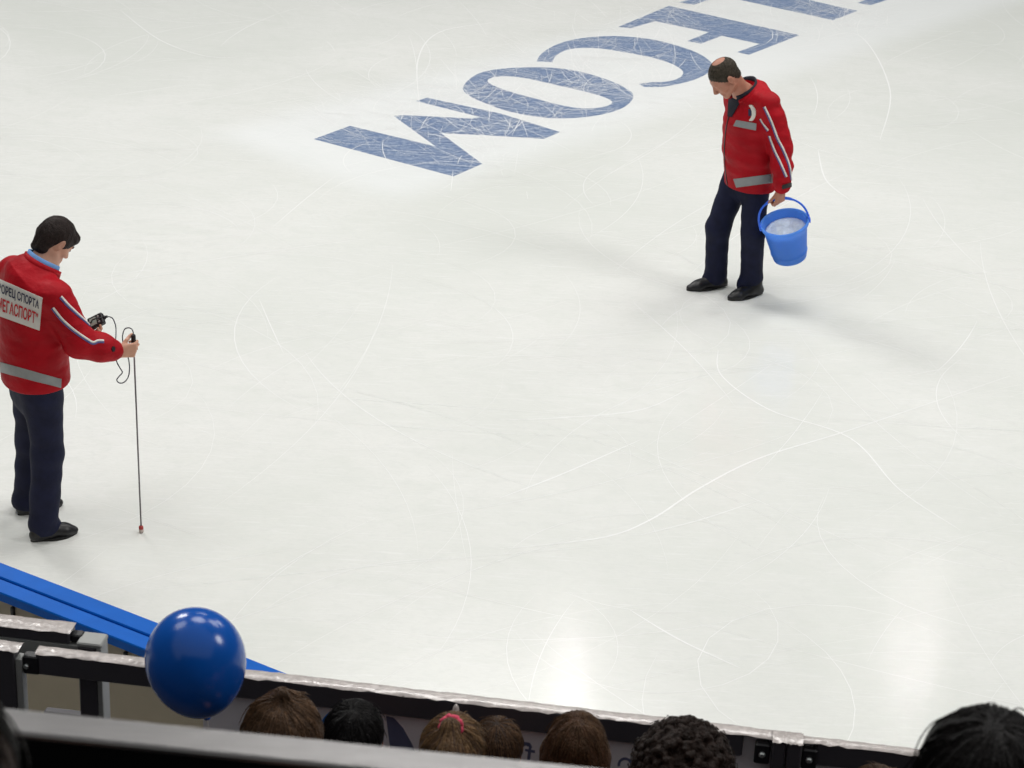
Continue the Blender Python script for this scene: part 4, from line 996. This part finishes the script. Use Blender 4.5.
    for k in range(ns):
        ph = r.uniform(0, 2 * math.pi); a0 = r.uniform(.08, .9); a1 = a0 + r.uniform(.5, 1.1); P = []; lift = r.uniform(.0003, .0022) + (.006 if r.random() < .06 else 0)
        w0 = r.normal(0, .12)
        for i in range(8):
            a = a0 + (a1 - a0) * i / 7; f_ = ph + w0 * (i / 7) ** 2
            dv = math.cos(a) * pole + math.sin(a) * (math.cos(f_) * e1 + math.sin(f_) * e2)
            if dv @ fw > .62: break
            h = hbv.ray_cast(Vector(c0 + dv * .3), Vector(-dv))
            if h[0] is None: break
            P.append(np.array(h[0]) + dv * lift * (.4 + i / 7))
        if len(P) > 3: mb.tube(P, [.0011 * s] * (len(P) - 1) + [.0003], 3)
    if style == 'curly':
        for k in range(420):
            dv = nrm(r.normal(size=3))
            if dv @ fw > .4 or dv @ up < -.3: continue
            h = hbv.ray_cast(Vector(c0 + dv * .35), Vector(-dv))
            if h[0] is None: continue
            o = np.array(h[0]); t1 = nrm(np.cross(dv, r.normal(size=3))); t2 = np.cross(dv, t1); rr = r.uniform(.005, .010)
            mb.tube([o + t1 * rr * math.cos(j * .9) + t2 * rr * math.sin(j * .9) + dv * (.001 * j - .002) for j in range(9)], .0013, 3)
    if mb.V: mb.build('hair_strands', tint or hm, hair, True, kind='stuff')
    if style == 'pony':
        ce = q(-.058, 0, .130); ax_ = nrm(q(-.075, 0, .135) - q(-.04, 0, .122)); u_ = lf; v_ = np.cross(ax_, u_); P = []
        for k in range(41):
            a = 2 * math.pi * k / 40; P.append(ce + (u_ * math.cos(a) + v_ * math.sin(a)) * .026 * s * (1 + .05 * math.sin(9 * a)) + ax_ * .003 * math.sin(7 * a))
        MB().tube(P, [.0075 * s * (1 + .15 * math.sin(k * 2.4)) for k in range(41)], 8, False).build('hair_tie', M['pink'], hair, True, label='pink hair tie')
    return t

M['pink'] = mat('pink_elastic', srgb(226, 74, 104), .7, var=.1)
def hm_(n, c, v=.35): return hair_mat(n, srgb(*c), v)
H_brown = hm_('tousled_brown_hair', (74, 56, 42)); H_black = hm_('black_hair', (13, 12, 12)); H_light = hm_('light_brown_hair', (80, 60, 44)); H_mid = hm_('mid_brown_hair', (52, 38, 30))
H_bob = hm_('auburn_brown_hair', (70, 47, 32)); H_curl = hm_('dark_curly_hair', (36, 25, 20)); H_near = hm_('near_black_hair', (14, 12, 12)); H_left = hm_('dark_chestnut_hair', (44, 30, 24))
S_gold = hm_('golden_hair_strands', (122, 96, 68)); S_brown = hm_('pale_brown_hair_strands', (88, 66, 48)); S_black = hm_('black_hair_strands', (20, 18, 19)); S_dark = hm_('dark_hair_strands', (18, 15, 15))
C1 = mat('black_coat_cloth', srgb(30, 30, 34), .8, var=.15); C2 = mat('grey_coat_cloth', srgb(70, 72, 80), .8, var=.15); C3 = mat('maroon_coat_cloth', srgb(84, 30, 40), .8, var=.15)
FA = 1.40
spectator((286, 691), 4.42, .098, 'tuft', H_brown, C2, FA, 'sit', 'seated person with tousled brown hair, just right of the balloon', tint=S_brown, seat=1.82, bw=.85)
spectator((356, 701), 5.06, .085, 'short', H_black, C1, FA, 'stand', 'small person with black hair at the barrier, second head from the balloon', pitch=.1, bw=.68, tint=S_black)
spectator((455, 714.5), 4.40, .080, 'pony', H_light, C3, FA, 'stand', 'child with a light brown pony tail in a pink hair tie', tint=S_gold, bw=.72, pitch=.05)
spectator((499, 717), 5.10, .075, 'short', H_mid, C2, FA, 'stand', 'small person with dark brown hair just right of the pony tail', tint=S_brown, bw=.66)
spectator((579.5, 711.5), 4.80, .079, 'bob', H_bob, C1, FA, 'stand', 'person with a smooth auburn brown bob at the barrier', tint=S_brown, bw=.72)
spectator((688, 723), 4.42, .112, 'curly', H_curl, C2, FA, 'stand', 'person with big dark curly hair', bw=.85)
spectator((880, 765.5), 4.42, .080, 'short', H_mid, C1, FA, 'stand', 'person whose brown hair barely shows above the bottom edge', tint=S_brown, bw=.8, seat=1.82)
spectator((994, 708), 2.46, .097, 'long', H_near, C1, 2.78, 'sit', 'nearest seated person with near black hair at the bottom right corner', tint=S_dark, seat=3.22)
spectator((-103, 655), 1.5, .104, 'long', H_left, C1, 3.36, 'sit', 'blurred dark chestnut hair at the left edge, nearest of all', tint=S_dark, seat=3.66)

# ---------------- the balloon
M['balloon'] = mat('blue_balloon_rubber', srgb(10, 84, 176), .2, spec=.4, var=.04, scale=6)
bcen = at(195.5, 660, 4.72); dB = np.linalg.norm(bcen - CAM); rB = 49.3 * dB / FPX
axd = nrm(V3(.10, .0, -1) + .0 * U); knot = at(205.5, 719, 4.72 + .0); axd = nrm(knot - bcen); axd = nrm(axd + V3(0, .10, 0)); lk = np.linalg.norm(knot - bcen)
prof = []
for i in range(41):
    t = i / 40; a = math.pi * t
    z = -math.cos(a); rr = math.sin(a)
    zz = -z * rB * 1.10 if z < 0 else -z * rB * 1.10
    # round above, drawn out towards the neck below
    if z < 0: prof.append((rr * rB, z * rB * 1.08))
    else: prof.append((rB * (rr ** 1.0) * (1 - .10 * z ** 2), z * (lk - .012)))
prof[0] = (.0001, prof[0][1]); prof[-1] = (.0045, lk - .012)
bl = thing('balloon', bcen, 'single shiny blue balloon on a string in front of the barrier', 'balloon')
MB().lathe(bcen, axd, prof, 48).build('skin', M['balloon'], bl, True)
MB().lathe(bcen + axd * (lk - .013), axd, [(.0045, 0), (.008, .004), (.0085, .008), (.005, .012), (.006, .016), (.0095, .024), (.0085, .025), (.001, .018)], 16).build('knot', M['balloon'], bl, True)
ke = bcen + axd * (lk + .002)
MB().tube(spline([ke, ke + V3(.01, 0, -.15), ke + V3(-.01, .01, -.4), V3(ke[0], ke[1], FA + .3), V3(ke[0] + .02, ke[1], FA + .005)], 8), .0012, 6).build('string', M['white_trim'], bl, True)

# ------------------------------------------------------------------ LIGHT: the hall's lamps, and one added fill above the stand
def lamp(name, pos, target, size, power, col=(1, .98, .95), shape='DISK'):
    l = bpy.data.lights.new(name, 'AREA'); l.shape = shape; l.size = size; l.energy = power; l.color = col
    o = bpy.data.objects.new(name, l); COL.objects.link(o); o.location = tuple(pos)
    d_ = Vector(target) - Vector(pos); o.rotation_euler = d_.to_track_quat('-Z', 'Y').to_euler(); return o
lamp("hall_lamp", (-9.5, 23, 14), (0, 13, 0), 5, 5400)
lamp('hall_lamp', (14.5, 7.5, 14), (1, 13, 0), 5, 4500)
for x, y, pw in ((-8, 10, 2000), (8, 18, 2900), (0, 30, 1500), (13, 28, 3600), (0, 14, 3400)): lamp('hall_lamp', (x, y, 15), (x * .5, y, 0), 6, pw)
lamp('stand_fill', (0, -2, 14), (0, 6, 0), 30, 4200)  # broad fill, added to brighten what faces the stand
def mirror_lamp(px, py, h, size, power):
    g = ground(px, py); d_ = nrm(ray(px, py)); d_[2] = -d_[2]; p = g + d_ * h / d_[2]
    lamp('hall_spot', p, g, size, power)
mirror_lamp(567, 692, 14, .33, 125); mirror_lamp(911, 655, 14, .33, 125); mirror_lamp(845, 660, 14, .3, 24)
w = bpy.data.worlds.new('hall'); SC.world = w; w.use_nodes = True
bg = w.node_tree.nodes['Background']; bg.inputs['Color'].default_value = (.80, .90, 1, 1); bg.inputs['Strength'].default_value = .30
